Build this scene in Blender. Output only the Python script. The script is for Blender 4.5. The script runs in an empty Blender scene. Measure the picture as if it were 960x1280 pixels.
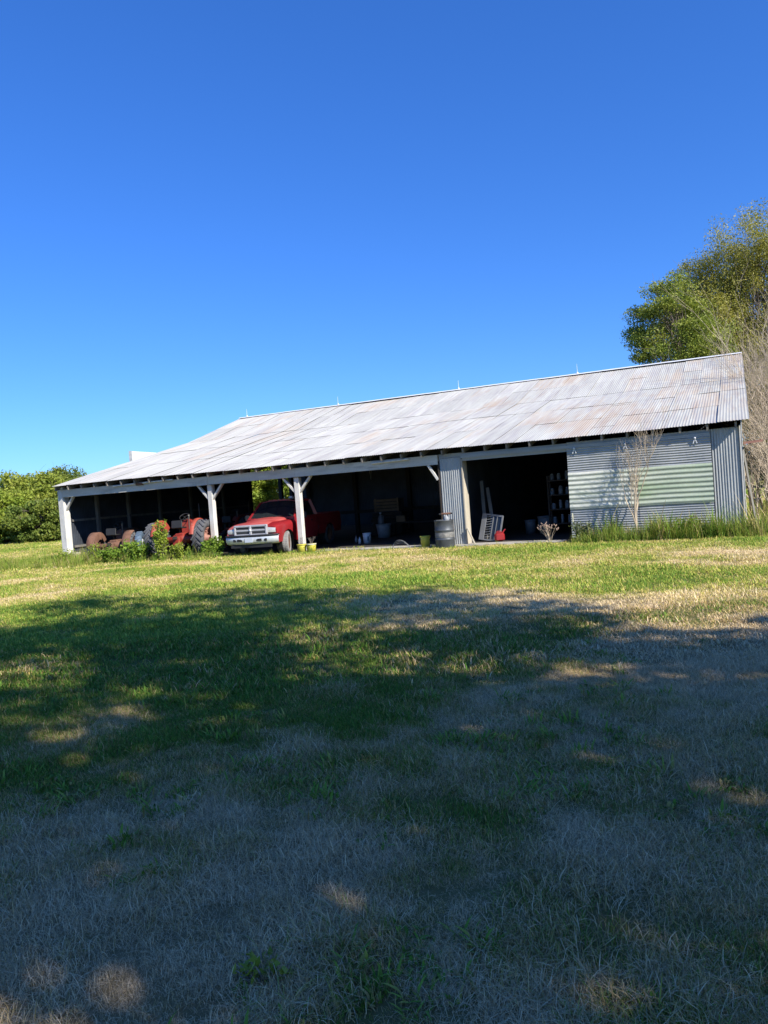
import bpy, bmesh, math, random
import numpy as np
from mathutils import Vector, Matrix, Euler

S = bpy.context.scene
COL = S.collection
PI = math.pi

# ------------------------------------------------------------------ camera
CAM = Vector((-0.124, -22.35, 1.886))
YAW, PITCH, ROLL = 0.4408, -0.0283, -0.0744
_f = Vector((-math.sin(YAW)*math.cos(PITCH), math.cos(YAW)*math.cos(PITCH), math.sin(PITCH)))
_r = Vector((math.cos(YAW), math.sin(YAW), 0)); _u = _r.cross(_f)
_r2 = math.cos(ROLL)*_r + math.sin(ROLL)*_u; _u2 = -math.sin(ROLL)*_r + math.cos(ROLL)*_u
cd = bpy.data.cameras.new('camera'); cam = bpy.data.objects.new('camera', cd); COL.objects.link(cam)
cam.matrix_world = Matrix(((_r2.x, _u2.x, -_f.x, CAM.x), (_r2.y, _u2.y, -_f.y, CAM.y), (_r2.z, _u2.z, -_f.z, CAM.z), (0, 0, 0, 1)))
cd.lens = 27.0; cd.sensor_width = 36; cd.sensor_fit = 'AUTO'; cd.clip_start = 0.05; cd.clip_end = 12000
S.camera = cam

# ------------------------------------------------------------------ light
SUN_DIR = Vector((0.90, -0.38, 0.74)).normalized()
SUN_EL = math.asin(SUN_DIR.z); SUN_AZ = math.atan2(SUN_DIR.x, SUN_DIR.y)
W = bpy.data.worlds.new('World'); S.world = W; W.use_nodes = True
wn = W.node_tree; wn.nodes.clear()
sky = wn.nodes.new('ShaderNodeTexSky'); sky.sky_type = 'NISHITA'; sky.sun_disc = False
sky.sun_elevation = SUN_EL; sky.sun_rotation = SUN_AZ
sky.air_density = 1.0; sky.dust_density = 0.3; sky.ozone_density = 3.5; sky.altitude = 300
hs = wn.nodes.new('ShaderNodeHueSaturation'); hs.inputs['Saturation'].default_value = 1.2
bg = wn.nodes.new('ShaderNodeBackground'); bg.inputs['Strength'].default_value = 0.125
wo = wn.nodes.new('ShaderNodeOutputWorld')
tint = wn.nodes.new('ShaderNodeMix'); tint.data_type = 'RGBA'; tint.blend_type = 'MULTIPLY'; tint.inputs[0].default_value = 1.0
tint.inputs[7].default_value = (0.45, 0.77, 1.38, 1)     # the deep blue of a very clear, dry sky
wn.links.new(sky.outputs[0], hs.inputs['Color']); gm = wn.nodes.new('ShaderNodeGamma'); gm.inputs[1].default_value = 0.82
wn.links.new(hs.outputs[0], gm.inputs[0]); wn.links.new(gm.outputs[0], tint.inputs[6]); wn.links.new(tint.outputs[2], bg.inputs[0]); wn.links.new(bg.outputs[0], wo.inputs[0])
sd = bpy.data.lights.new('sun', 'SUN'); sun = bpy.data.objects.new('sun', sd); COL.objects.link(sun)
sd.energy = 5.0; sd.angle = math.radians(0.5); sd.color = (1.0, 0.955, 0.87)
sun.rotation_euler = SUN_DIR.to_track_quat('Z', 'Y').to_euler(); sun.location = (10, -20, 40)
S.view_settings.view_transform = 'Standard'; S.view_settings.look = 'None'
S.view_settings.exposure = 0.66; S.view_settings.gamma = 1.0
S.cycles.max_bounces = 6; S.cycles.diffuse_bounces = 3; S.cycles.transparent_max_bounces = 6
S.cycles.caustics_reflective = False; S.cycles.caustics_refractive = False
S.cycles.use_denoising = True

# ------------------------------------------------------------------ materials
def pmat(name, c1, c2=None, scale=4.0, rough=0.7, metal=0.0, bump=0.0, stretch=(1, 1, 1), c3=None, fine=40.0, contrast=(0.35, 0.65), spec=0.4, rnd=0.0):
    """base colour from two noises (patches + fine grain), optional third colour as stains"""
    m = bpy.data.materials.new(name); m.use_nodes = True
    n = m.node_tree; b = n.nodes['Principled BSDF']; L = n.links.new
    b.inputs['Roughness'].default_value = rough; b.inputs['Metallic'].default_value = metal
    b.inputs['Specular IOR Level'].default_value = spec
    if c2 is None: c2 = tuple(v*0.75 for v in c1)
    g = n.nodes.new('ShaderNodeNewGeometry')
    mp = n.nodes.new('ShaderNodeMapping'); mp.inputs['Scale'].default_value = stretch
    L(g.outputs['Position'], mp.inputs['Vector'])
    no = n.nodes.new('ShaderNodeTexNoise'); no.inputs['Scale'].default_value = scale; no.inputs['Detail'].default_value = 5
    L(mp.outputs[0], no.inputs['Vector'])
    rp = n.nodes.new('ShaderNodeMapRange'); rp.inputs[1].default_value = contrast[0]; rp.inputs[2].default_value = contrast[1]
    L(no.outputs[0], rp.inputs[0])
    mx = n.nodes.new('ShaderNodeMix'); mx.data_type = 'RGBA'
    mx.inputs[6].default_value = (*c1, 1); mx.inputs[7].default_value = (*c2, 1)
    L(rp.outputs[0], mx.inputs[0]); col = mx.outputs[2]
    if c3 is not None:
        n3 = n.nodes.new('ShaderNodeTexNoise'); n3.inputs['Scale'].default_value = scale*0.6; n3.inputs['Detail'].default_value = 7; n3.inputs['Roughness'].default_value = 0.65
        of = n.nodes.new('ShaderNodeVectorMath'); of.operation = 'ADD'; of.inputs[1].default_value = (13.7, 5.1, 3.3)
        L(mp.outputs[0], of.inputs[0]); L(of.outputs[0], n3.inputs['Vector'])
        r3 = n.nodes.new('ShaderNodeMapRange'); r3.inputs[1].default_value = 0.55; r3.inputs[2].default_value = 0.72
        L(n3.outputs[0], r3.inputs[0])
        m3 = n.nodes.new('ShaderNodeMix'); m3.data_type = 'RGBA'; m3.inputs[7].default_value = (*c3, 1)
        L(r3.outputs[0], m3.inputs[0]); L(col, m3.inputs[6]); col = m3.outputs[2]
    nf = n.nodes.new('ShaderNodeTexNoise'); nf.inputs['Scale'].default_value = fine; nf.inputs['Detail'].default_value = 3
    L(g.outputs['Position'], nf.inputs['Vector'])
    hv = n.nodes.new('ShaderNodeHueSaturation'); L(col, hv.inputs['Color'])
    rv = n.nodes.new('ShaderNodeMapRange'); rv.inputs[3].default_value = 0.85; rv.inputs[4].default_value = 1.15; L(nf.outputs[0], rv.inputs[0])
    val = rv.outputs[0]
    if rnd:
        oi = n.nodes.new('ShaderNodeObjectInfo')
        r2 = n.nodes.new('ShaderNodeMapRange'); r2.inputs[3].default_value = 1-rnd; r2.inputs[4].default_value = 1+rnd; L(oi.outputs['Random'], r2.inputs[0])
        mu = n.nodes.new('ShaderNodeMath'); mu.operation = 'MULTIPLY'; L(val, mu.inputs[0]); L(r2.outputs[0], mu.inputs[1]); val = mu.outputs[0]
    L(val, hv.inputs['Value']); L(hv.outputs[0], b.inputs['Base Color'])
    if bump:
        bp = n.nodes.new('ShaderNodeBump'); bp.inputs['Strength'].default_value = bump; bp.inputs['Distance'].default_value = 0.02
        L(nf.outputs[0], bp.inputs['Height']); L(bp.outputs[0], b.inputs['Normal'])
    return m

def roof_mat():
    m = bpy.data.materials.new('weathered roof metal'); m.use_nodes = True
    n = m.node_tree; b = n.nodes['Principled BSDF']; L = n.links.new
    b.inputs['Roughness'].default_value = 0.55; b.inputs['Specular IOR Level'].default_value = 0.35
    g = n.nodes.new('ShaderNodeNewGeometry'); oi = n.nodes.new('ShaderNodeObjectInfo')
    def noise(scale, st, det=5, off=(0, 0, 0), rough=0.55):
        mp = n.nodes.new('ShaderNodeMapping'); mp.inputs['Scale'].default_value = st; mp.inputs['Location'].default_value = off
        L(g.outputs['Position'], mp.inputs[0])
        t = n.nodes.new('ShaderNodeTexNoise'); t.inputs['Scale'].default_value = scale; t.inputs['Detail'].default_value = det; t.inputs['Roughness'].default_value = rough
        L(mp.outputs[0], t.inputs['Vector']); return t.outputs[0]
    def rng(x, a, b_, c=0.0, d=1.0):
        r = n.nodes.new('ShaderNodeMapRange'); r.inputs[1].default_value = a; r.inputs[2].default_value = b_; r.inputs[3].default_value = c; r.inputs[4].default_value = d
        L(x, r.inputs[0]); return r.outputs[0]
    def mth(op, a, c):
        t = n.nodes.new('ShaderNodeMath'); t.operation = op
        for i, v in enumerate((a, c)):
            if isinstance(v, (int, float)): t.inputs[i].default_value = v
            else: L(v, t.inputs[i])
        return t.outputs[0]
    def mix(f, a, c):
        t = n.nodes.new('ShaderNodeMix'); t.data_type = 'RGBA'
        L(f, t.inputs[0])
        for i, v in ((6, a), (7, c)):
            if isinstance(v, tuple): t.inputs[i].default_value = (*v, 1)
            else: L(v, t.inputs[i])
        return t.outputs[2]
    base = mix(rng(noise(1.0, (1.6, .35, .35)), .35, .65), (.545, .53, .46), (.47, .455, .395))
    base = mix(rng(noise(1.0, (7, .5, .5), 4), .42, .72), base, (.40, .37, .345))
    sx = n.nodes.new('ShaderNodeSeparateXYZ'); L(g.outputs['Position'], sx.inputs[0]); sepx = sx.outputs['X']   # the newer left sheets rust less
    big = noise(.32, (1, .55, .55), 5, (31, 4, 0), .65)
    streak = noise(1.0, (6.5, .42, .42), 6, (3, 9, 0), .6)
    rr = mth('ADD', mth('MULTIPLY', big, .8), mth('MULTIPLY', streak, .55))
    rr = mth('ADD', rr, rng(oi.outputs['Random'], 0, 1, -.07, .07))
    rust = rng(mth('ADD', rr, rng(sepx, -9, 0, -.04, .05)), .67, .86, 0, .60)
    rc = mix(noise(5, (1, .4, .4)), (.40, .26, .15), (.46, .35, .24))
    base = mix(rust, base, rc)
    hv = n.nodes.new('ShaderNodeHueSaturation'); L(base, hv.inputs['Color']); L(rng(oi.outputs['Random'], 0, 1, .9, 1.06), hv.inputs['Value'])
    L(hv.outputs[0], b.inputs['Base Color'])
    return m

M = {}
M['roof'] = roof_mat()
M['galv'] = pmat('galvanised siding', (.42, .425, .41), (.34, .35, .345), 2.2, .45, .25, stretch=(1, 1, .3), c3=(.30, .31, .31), fine=14)
M['galv_shade'] = pmat('barn shade siding', (.055, .065, .08), (.035, .04, .05), 1.5, .6, .2, fine=10)  # inner walls coloured dark to stand in for the barn's shade
M['white_band'] = pmat('white coated siding', (.62, .61, .53), (.52, .54, .44), 1.5, .5, stretch=(.5, 1, 3), c3=(.30, .36, .24), fine=16)
M['green_band'] = pmat('green stained siding', (.35, .415, .29), (.43, .465, .37), 1.2, .5, stretch=(.5, 1, 3), c3=(.24, .33, .18), fine=16)
M['paint'] = pmat('weathered white paint', (.70, .67, .60), (.56, .53, .48), 5, .7, stretch=(1, 1, .35), c3=(.38, .36, .32), fine=45, bump=.15)
M['fascia'] = pmat('grey blue painted board', (.42, .43, .42), (.35, .36, .35), 3, .7, stretch=(.3, 1, 2), fine=30, bump=.1)
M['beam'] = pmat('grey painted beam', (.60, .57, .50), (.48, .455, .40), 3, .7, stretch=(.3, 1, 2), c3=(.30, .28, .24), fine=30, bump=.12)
M['shadewood'] = pmat('barn shade wood', (.045, .035, .028), (.028, .022, .018), 4, .85, stretch=(1, 1, .3), fine=30, bump=.2)  # wood colour blackened so the inside of the barn reads as shade
M['rafterwood'] = pmat('bare rafter wood', (.25, .22, .185), (.17, .15, .125), 5, .8, fine=40)
M['studwood'] = pmat('grey stud wood', (.20, .185, .16), (.13, .12, .105), 5, .8, stretch=(1, 1, .3), fine=40)
M['trimwood'] = pmat('cream trim board', (.50, .44, .34), (.38, .34, .27), 5, .75, stretch=(1, 1, .3), fine=40)
M['concrete'] = pmat('pale concrete', (.44, .41, .36), (.33, .31, .27), 1.5, .9, c3=(.22, .2, .17), fine=25, bump=.3)
M['dirt'] = pmat('darkened dirt floor', (.060, .050, .040), (.035, .03, .026), 1.2, .95, fine=18, bump=.4)  # dirt colour lowered to keep the bays dark
M['red'] = pmat('faded red car paint', (.30, .018, .022), (.24, .015, .019), 2.5, .32, spec=.5, fine=20)  # red lowered so the cab and bed inside the barn stay dark
M['redhood'] = pmat('sunlit faded red paint', (.52, .115, .10), (.41, .055, .05), 2.2, .38, spec=.5, fine=14)  # red lifted to peach for the sun and highlight on the hood
M['chrome'] = pmat('dull chrome', (.66, .68, .68), (.58, .60, .60), 4, .38, .35, fine=20)
M['silver'] = pmat('silver plastic', (.50, .49, .50), (.42, .41, .42), 4, .4, .3, fine=20)
M['black'] = pmat('black plastic', (.016, .016, .017), (.022, .022, .022), 8, .6)
M['rubber'] = pmat('tyre rubber', (.045, .045, .047), (.075, .075, .075), 5, .85, c3=(.12, .115, .11), fine=25, bump=.2)
M['rubber_pale'] = pmat('dusty tyre rubber', (.20, .19, .18), (.28, .27, .25), 6, .9, fine=25, bump=.2)
M['rubber_grey'] = pmat('faded tractor tyre', (.075, .075, .08), (.11, .11, .115), 5, .85, c3=(.19, .19, .19), fine=25, bump=.2)
M['glass'] = pmat('dark windscreen glass', (.012, .016, .018), (.02, .024, .026), 2, .06, spec=.6)
M['lens'] = pmat('headlight lens', (.62, .60, .56), (.5, .48, .45), 10, .15, .2)
M['amber'] = pmat('amber lens', (.65, .30, .08), None, 10, .25)
M['plate'] = pmat('licence plate white', (.55, .58, .62), (.42, .46, .52), 40, .4)
M['tred'] = pmat('tractor red paint', (.29, .034, .022), (.22, .026, .018), 4, .55, c3=(.22, .09, .05), fine=25)  # body red lowered for the shade of the bay
M['torange'] = pmat('sunlit red orange paint', (.38, .062, .036), (.30, .05, .03), 5, .6, c3=(.42, .20, .13), fine=25)  # fender red lifted to the orange of its sunlit edges
M['rust'] = pmat('brown rust', (.19, .095, .06), (.12, .06, .04), 5, .85, c3=(.26, .15, .10), fine=30, bump=.25)
M['iron'] = pmat('dark iron', (.05, .042, .038), (.08, .06, .05), 6, .7, .3, fine=30)
M['bluegrey'] = pmat('blue grey metal', (.10, .15, .21), (.07, .1, .14), 5, .6, fine=20)
M['hub'] = pmat('salmon faded hub', (.34, .17, .125), (.26, .12, .09), 8, .7, fine=30)
M['yellow'] = pmat('yellow plastic', (.56, .50, .06), (.48, .43, .06), 5, .5, c3=(.42, .38, .12), fine=25)
M['cream'] = pmat('cream plastic', (.62, .58, .40), (.52, .5, .36), 5, .5)
M['whiteplastic'] = pmat('white plastic', (.62, .64, .66), (.52, .54, .56), 5, .45)
M['greyplastic'] = pmat('grey plastic', (.17, .175, .185), (.13, .135, .14), 5, .5)
M['palegrey'] = pmat('pale grey plastic', (.30, .31, .32), (.22, .23, .24), 5, .5)
M['drum'] = pmat('weathered steel drum', (.10, .108, .115), (.07, .075, .08), 3, .5, .35, c3=(.25, .20, .17), fine=20)
M['drumband'] = pmat('worn drum band', (.18, .18, .17), (.13, .125, .115), 7, .6, c3=(.36, .33, .28), fine=20)
M['cardboard'] = pmat('brown crate wood', (.20, .13, .075), (.14, .09, .05), 4, .85, fine=20)
M['redplastic'] = pmat('red plastic', (.28, .014, .016), (.22, .012, .014), 6, .5)
M['jar'] = pmat('dusty jar glass', (.16, .17, .18), (.10, .11, .12), 8, .3)
M['whitemetal'] = pmat('white shed metal', (.72, .73, .74), (.62, .63, .64), 2, .5, stretch=(1, 1, .3))
M['bark'] = pmat('grey brown bark', (.17, .135, .105), (.10, .08, .062), 6, .9, stretch=(1, 1, .3), fine=30, bump=.4)
M['twig'] = pmat('pale dry twig bark', (.54, .44, .32), (.40, .32, .225), 4, .85, fine=30)
M['twig_dark'] = pmat('grey stem bark', (.26, .215, .165), (.17, .14, .11), 4, .85, fine=30)
M['deadflower'] = pmat('dead flower head', (.42, .30, .23), (.32, .22, .16), 20, .9)

def leafmat(name, c1, c2, c3, trans=.32):
    m = bpy.data.materials.new(name); m.use_nodes = True
    n = m.node_tree; n.nodes.clear(); L = n.links.new
    out = n.nodes.new('ShaderNodeOutputMaterial')
    at = n.nodes.new('ShaderNodeAttribute'); at.attribute_name = 'tone'
    cr = n.nodes.new('ShaderNodeValToRGB'); e = cr.color_ramp.elements
    e[0].color = (*c1, 1); e[1].color = (*c3, 1); k = cr.color_ramp.elements.new(.5); k.color = (*c2, 1)
    L(at.outputs['Fac'], cr.inputs[0])
    d = n.nodes.new('ShaderNodeBsdfPrincipled'); d.inputs['Roughness'].default_value = .6; d.inputs['Specular IOR Level'].default_value = .25
    t = n.nodes.new('ShaderNodeBsdfTranslucent')
    g = n.nodes.new('ShaderNodeMix'); g.data_type = 'RGBA'; g.blend_type = 'MULTIPLY'; g.inputs[0].default_value = 1; g.inputs[7].default_value = (1.1, 1.15, .6, 1)
    L(cr.outputs[0], d.inputs['Base Color']); L(cr.outputs[0], g.inputs[6]); L(g.outputs[2], t.inputs[0])
    mx = n.nodes.new('ShaderNodeMixShader'); mx.inputs[0].default_value = trans
    L(d.outputs[0], mx.inputs[1]); L(t.outputs[0], mx.inputs[2]); L(mx.outputs[0], out.inputs[0])
    return m
M['leaf_bright'] = leafmat('sunny yellow green leaf', (.15, .215, .026), (.25, .32, .036), (.38, .41, .07))
M['leaf_hedge'] = leafmat('mid green leaf', (.16, .215, .03), (.27, .315, .044), (.41, .41, .08))
M['leaf_dark'] = leafmat('deep green leaf', (.09, .14, .026), (.16, .21, .036), (.27, .29, .05))
M['leaf_olive'] = leafmat('olive yellow leaf', (.24, .24, .05), (.36, .335, .072), (.50, .44, .12))
M['leaf_right'] = leafmat('muted green leaf', (.15, .205, .035), (.25, .295, .05), (.38, .38, .08))
M['leaf_shade'] = leafmat('brightened shade tree leaf', (.26, .30, .05), (.36, .38, .07), (.46, .44, .10), .55)  # colour and translucency raised to send warm light into the shade below
M['leaf_grey'] = leafmat('grey green leaf', (.09, .12, .06), (.14, .17, .08), (.2, .22, .12))
M['leaf_weed'] = leafmat('fresh weed leaf', (.10, .19, .02), (.17, .27, .03), (.28, .36, .05))

# ------------------------------------------------------------------ mesh helpers
class MB:
    def __init__(s): s.v = []; s.f = []; s.mi = []; s.sm = []
    def add(s, vs, fs, mi=0, smooth=False):
        o = len(s.v); s.v.extend([tuple(v) for v in vs])
        for f in fs: s.f.append([i+o for i in f]); s.mi.append(mi); s.sm.append(smooth)
    def box(s, c, d, rot=None, mi=0, ch=0.0):
        x, y, z = d[0]/2, d[1]/2, d[2]/2
        if ch <= 0:
            vs = [(-x, -y, -z), (x, -y, -z), (x, y, -z), (-x, y, -z), (-x, -y, z), (x, -y, z), (x, y, z), (-x, y, z)]
            fs = [(0, 3, 2, 1), (4, 5, 6, 7), (0, 1, 5, 4), (1, 2, 6, 5), (2, 3, 7, 6), (3, 0, 4, 7)]
        else:
            a = [(-x+ch, -y), (x-ch, -y), (x, -y+ch), (x, y-ch), (x-ch, y), (-x+ch, y), (-x, y-ch), (-x, -y+ch)]
            k = .99
            vs = [(p*(x-ch)/x, q*(y-ch)/y, -z) for p, q in a] + [(p, q, -z+ch) for p, q in a] + [(p, q, z-ch) for p, q in a] + [(p*(x-ch)/x, q*(y-ch)/y, z) for p, q in a]
            fs = [tuple(range(7, -1, -1)), tuple(range(24, 32))]
            for r in range(3):
                for i in range(8):
                    j = (i+1) % 8; fs.append((r*8+i, r*8+j, (r+1)*8+j, (r+1)*8+i))
        R = rot.to_matrix() if rot is not None and not isinstance(rot, Matrix) else rot
        c = Vector(c)
        s.add([(R @ Vector(v) if R is not None else Vector(v)) + c for v in vs], fs, mi)
    def beam(s, p, q, w, h, mi=0, up=(0, 0, 1)):
        p, q = Vector(p), Vector(q); d = q-p; l = d.length; d.normalize()
        x = d.cross(Vector(up))
        if x.length < 1e-4: x = d.cross(Vector((0, 1, 0)))
        x.normalize(); z = x.cross(d)
        R = Matrix((x, d, z)).transposed()
        s.box((p+q)/2, (w, l, h), R, mi)
    def tube(s, pts, rad, n=6, mi=0, cap=True, smooth=True):
        pts = [Vector(p) for p in pts]
        if not hasattr(rad, '__len__'): rad = [rad]*len(pts)
        vs = []; ref = None
        for i, p in enumerate(pts):
            d = (pts[min(i+1, len(pts)-1)] - pts[max(i-1, 0)])
            if d.length < 1e-6: d = Vector((0, 0, 1))
            d.normalize()
            if ref is None:
                ref = d.cross(Vector((0, 0, 1)))
                if ref.length < .05: ref = d.cross(Vector((1, 0, 0)))
            ref = (ref - d*ref.dot(d)).normalized(); b = d.cross(ref)
            for k in range(n):
                a = 2*PI*k/n; vs.append(p + (ref*math.cos(a) + b*math.sin(a))*rad[i])
        fs = []
        for i in range(len(pts)-1):
            for k in range(n):
                j = (k+1) % n; fs.append((i*n+k, i*n+j, (i+1)*n+j, (i+1)*n+k))
        s.add(vs, fs, mi, smooth)
        if cap: s.add(vs[:n], [tuple(range(n-1, -1, -1))], mi); s.add(vs[-n:], [tuple(range(n))], mi)
    def lathe(s, prof, n=20, axis='z', c=(0, 0, 0), mi=0, smooth=True):
        vs = []
        for r, h in prof:
            for k in range(n):
                a = 2*PI*k/n
                x, y = r*math.cos(a), r*math.sin(a)
                vs.append({'z': (x, y, h), 'x': (h, x, y), 'y': (x, h, y)}[axis])
        vs = [Vector(v)+Vector(c) for v in vs]; fs = []
        for i in range(len(prof)-1):
            for k in range(n):
                j = (k+1) % n; fs.append((i*n+k, i*n+j, (i+1)*n+j, (i+1)*n+k))
        s.add(vs, fs, mi, smooth)
    def loft(s, secs, mi=0, closed=False, smooth=False, caps=False):
        n = len(secs[0]); vs = [v for sec in secs for v in sec]; fs = []
        for i in range(len(secs)-1):
            for k in range(n if closed else n-1):
                j = (k+1) % n; fs.append((i*n+k, i*n+j, (i+1)*n+j, (i+1)*n+k))
        if caps: fs += [tuple(range(n-1, -1, -1)), tuple(range((len(secs)-1)*n, len(secs)*n))]
        s.add(vs, fs, mi, smooth)
    def mesh(s, name, mats):
        me = bpy.data.meshes.new(name); me.from_pydata(s.v, [], s.f)
        for m in (mats if isinstance(mats, (list, tuple)) else [mats]): me.materials.append(m)
        me.polygons.foreach_set('material_index', s.mi); me.polygons.foreach_set('use_smooth', s.sm); me.update()
        return me
    def build(s, name, mats, parent=None, loc=(0, 0, 0), rot=(0, 0, 0), fixn=True):
        me = s.mesh(name, mats)
        if fixn:
            bm = bmesh.new(); bm.from_mesh(me); bmesh.ops.recalc_face_normals(bm, faces=bm.faces); bm.to_mesh(me); bm.free()
        return put(name, me, parent, loc, rot)

def put(name, me, parent=None, loc=(0, 0, 0), rot=(0, 0, 0), scale=(1, 1, 1)):
    o = bpy.data.objects.new(name, me); COL.objects.link(o)
    o.location = loc; o.rotation_euler = rot; o.scale = scale
    if parent is not None: o.parent = parent
    return o
def tag(o, label, cat, group=None):
    o['label'] = label; o['category'] = cat
    if group: o['group'] = group
    return o
def thing(name, label, cat, loc=(0, 0, 0), rotz=0, group=None):
    o = bpy.data.objects.new(name, None); COL.objects.link(o); o.location = loc; o.rotation_euler = (0, 0, rotz); o.empty_display_size = .2
    return tag(o, label, cat, group)
def copy_tree(o, parent=None):
    c = o.copy(); COL.objects.link(c)
    if parent is not None: c.parent = parent
    for ch in o.children: copy_tree(ch, c)
    return c
def npmesh(name, v, f, mat, attrs=None, smooth=False):
    """v (N,3), f (M,k) arrays with one face size"""
    me = bpy.data.meshes.new(name); N, (Mf, k) = len(v), f.shape
    me.vertices.add(N); me.vertices.foreach_set('co', np.ascontiguousarray(v, np.float32).ravel())
    me.loops.add(Mf*k); me.loops.foreach_set('vertex_index', np.ascontiguousarray(f, np.int32).ravel())
    me.polygons.add(Mf); me.polygons.foreach_set('loop_start', np.arange(0, Mf*k, k, dtype=np.int32))
    if smooth: me.polygons.foreach_set('use_smooth', np.ones(Mf, bool))
    for an, a in (attrs or {}).items():
        at = me.attributes.new(an, 'FLOAT', 'POINT'); at.data.foreach_set('value', np.ascontiguousarray(a, np.float32))
    me.update(calc_edges=True)
    if mat: me.materials.append(mat)
    return me

# numpy value noise
_rs = np.random.RandomState(7); _T = _rs.rand(256, 256)
def vnoise(x, y):
    xi = np.floor(x).astype(int); yi = np.floor(y).astype(int); fx = x-xi; fy = y-yi
    fx = fx*fx*(3-2*fx); fy = fy*fy*(3-2*fy)
    g = lambda a, b: _T[a & 255, b & 255]
    return (g(xi, yi)*(1-fx)+g(xi+1, yi)*fx)*(1-fy) + (g(xi, yi+1)*(1-fx)+g(xi+1, yi+1)*fx)*fy
def fbm(x, y, o=4):
    r = 0; a = .5; t = 0
    for i in range(o): r = r + a*vnoise(x+17.3*i, y+9.1*i); t += a; a *= .5; x = x*2.03; y = y*2.03
    return r/t

# ------------------------------------------------------------------ ground and grass
L0 = 24.88; HE = 3.0; OV = .36; D1 = 8.06; H1 = 1.915; D2 = 4.534; H2 = 1.426; BACK = 17.1
def blob(x, y, cx, cy, rx, ry, rot=0.0):
    c, s = math.cos(rot), math.sin(rot); dx, dy = x-cx, y-cy
    return np.exp(-(((dx*c+dy*s)/rx)**2 + ((-dx*s+dy*c)/ry)**2))
def straw(x, y):
    """0 = lush green, 1 = dead straw: dry and green patches of the lawn"""
    f = .5*fbm(x*.35+5, y*.35+2, 4) + .5*fbm(x*1.3+40, y*1.3+8, 3)
    s = .50 + (f-.5)*2.0
    s = s + .34*blob(x, y, -1.2, -18.8, 3.6, 3.0) + .36*blob(x, y, -.3, -15.0, 3.2, 3.2)
    s = s - .75*blob(x, y, -6.5, -15.2, 3.6, 2.6, -.5) - .35*blob(x, y, -11, -13, 5, 3)
    s = s + .42*blob(x, y, -2.2, -10.8, 2.6, 1.0) + .25*blob(x, y, -.5, -6, 4.0, 3.0) + .28*blob(x, y, -8, -5.5, 4.5, .7)+.35*blob(x,y,-16,-6.5,4.5,.6)
    s = s - .25*blob(x, y, -9, -8.2, 4, 1.4) - .20*blob(x, y, -14, -5, 5, 1.2) - .3*blob(x, y, -4, -2.2, 6, 1.0)
    s = s - .13*np.clip((y+10.5)/2.5, 0, 1)
    return np.clip(s, 0, 1)
def gz(x, y):
    inside = (x > -26) & (x < 1.5) & (y > -1.0)
    z = (fbm(x*.8, y*.8, 3)-.5)*.09 + (fbm(x*.12+3, y*.12, 2)-.5)*.16
    near = np.clip((-1.2-y)/3, 0, 1)
    z = np.where((y > -4) & (x > -27) & (x < 3), z*near, z)
    far = np.clip((np.hypot(x, y)-45)/60, 0, 1)
    return np.where(inside, 0, z)*(1-far) - far*0.0

def axis(lo, hi, step, end):
    a = list(np.arange(lo, hi+1e-6, step)); s = step
    while a[-1] < end: s *= 1.25; a.append(a[-1]+s)
    s = step
    while a[0] > -end: s *= 1.25; a.insert(0, a[0]-s)
    return np.array(a)
ax, ay = axis(-30, 4, .3, 4000), axis(-23, 6, .3, 4000)
X, Y = np.meshgrid(ax, ay); Xf, Yf = X.ravel(), Y.ravel()
nx, ny = len(ax), len(ay)
I = (np.arange(ny-1)[:, None]*nx + np.arange(nx-1)[None, :]).ravel()
gf = np.stack([I, I+1, I+nx+1, I+nx], 1)
def ground_mat():
    m = bpy.data.materials.new('lawn soil and thatch'); m.use_nodes = True
    n = m.node_tree; b = n.nodes['Principled BSDF']; L = n.links.new; b.inputs['Roughness'].default_value = .95; b.inputs['Specular IOR Level'].default_value = .1
    at = n.nodes.new('ShaderNodeAttribute'); at.attribute_name = 'straw'
    g = n.nodes.new('ShaderNodeNewGeometry')
    n1 = n.nodes.new('ShaderNodeTexNoise'); n1.inputs['Scale'].default_value = 22; n1.inputs['Detail'].default_value = 8; n1.inputs['Roughness'].default_value = .7
    L(g.outputs['Position'], n1.inputs['Vector'])
    ad = n.nodes.new('ShaderNodeMath'); ad.operation = 'MULTIPLY_ADD'; ad.inputs[1].default_value = .9; ad.inputs[2].default_value = -.45
    L(n1.outputs[0], ad.inputs[0])
    a2 = n.nodes.new('ShaderNodeMath'); a2.operation = 'ADD'; L(at.outputs['Fac'], a2.inputs[0]); L(ad.outputs[0], a2.inputs[1])
    cr = n.nodes.new('ShaderNodeValToRGB'); e = cr.color_ramp.elements
    e[0].color = (.10, .115, .033, 1); e[1].color = (.24, .18, .09, 1); k = e.new(.5); k.color = (.15, .145, .05, 1)
    L(a2.outputs[0], cr.inputs[0]); L(cr.outputs[0], b.inputs['Base Color'])
    bp = n.nodes.new('ShaderNodeBump'); bp.inputs['Strength'].default_value = .8; bp.inputs['Distance'].default_value = .04
    L(n1.outputs[0], bp.inputs['Height']); L(bp.outputs[0], b.inputs['Normal'])
    return m
gme = npmesh('ground', np.stack([Xf, Yf, gz(Xf, Yf)], 1), gf, ground_mat(), {'straw': straw(Xf, Yf)}, True)
ground = put('ground', gme); ground['kind'] = 'structure'

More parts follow.
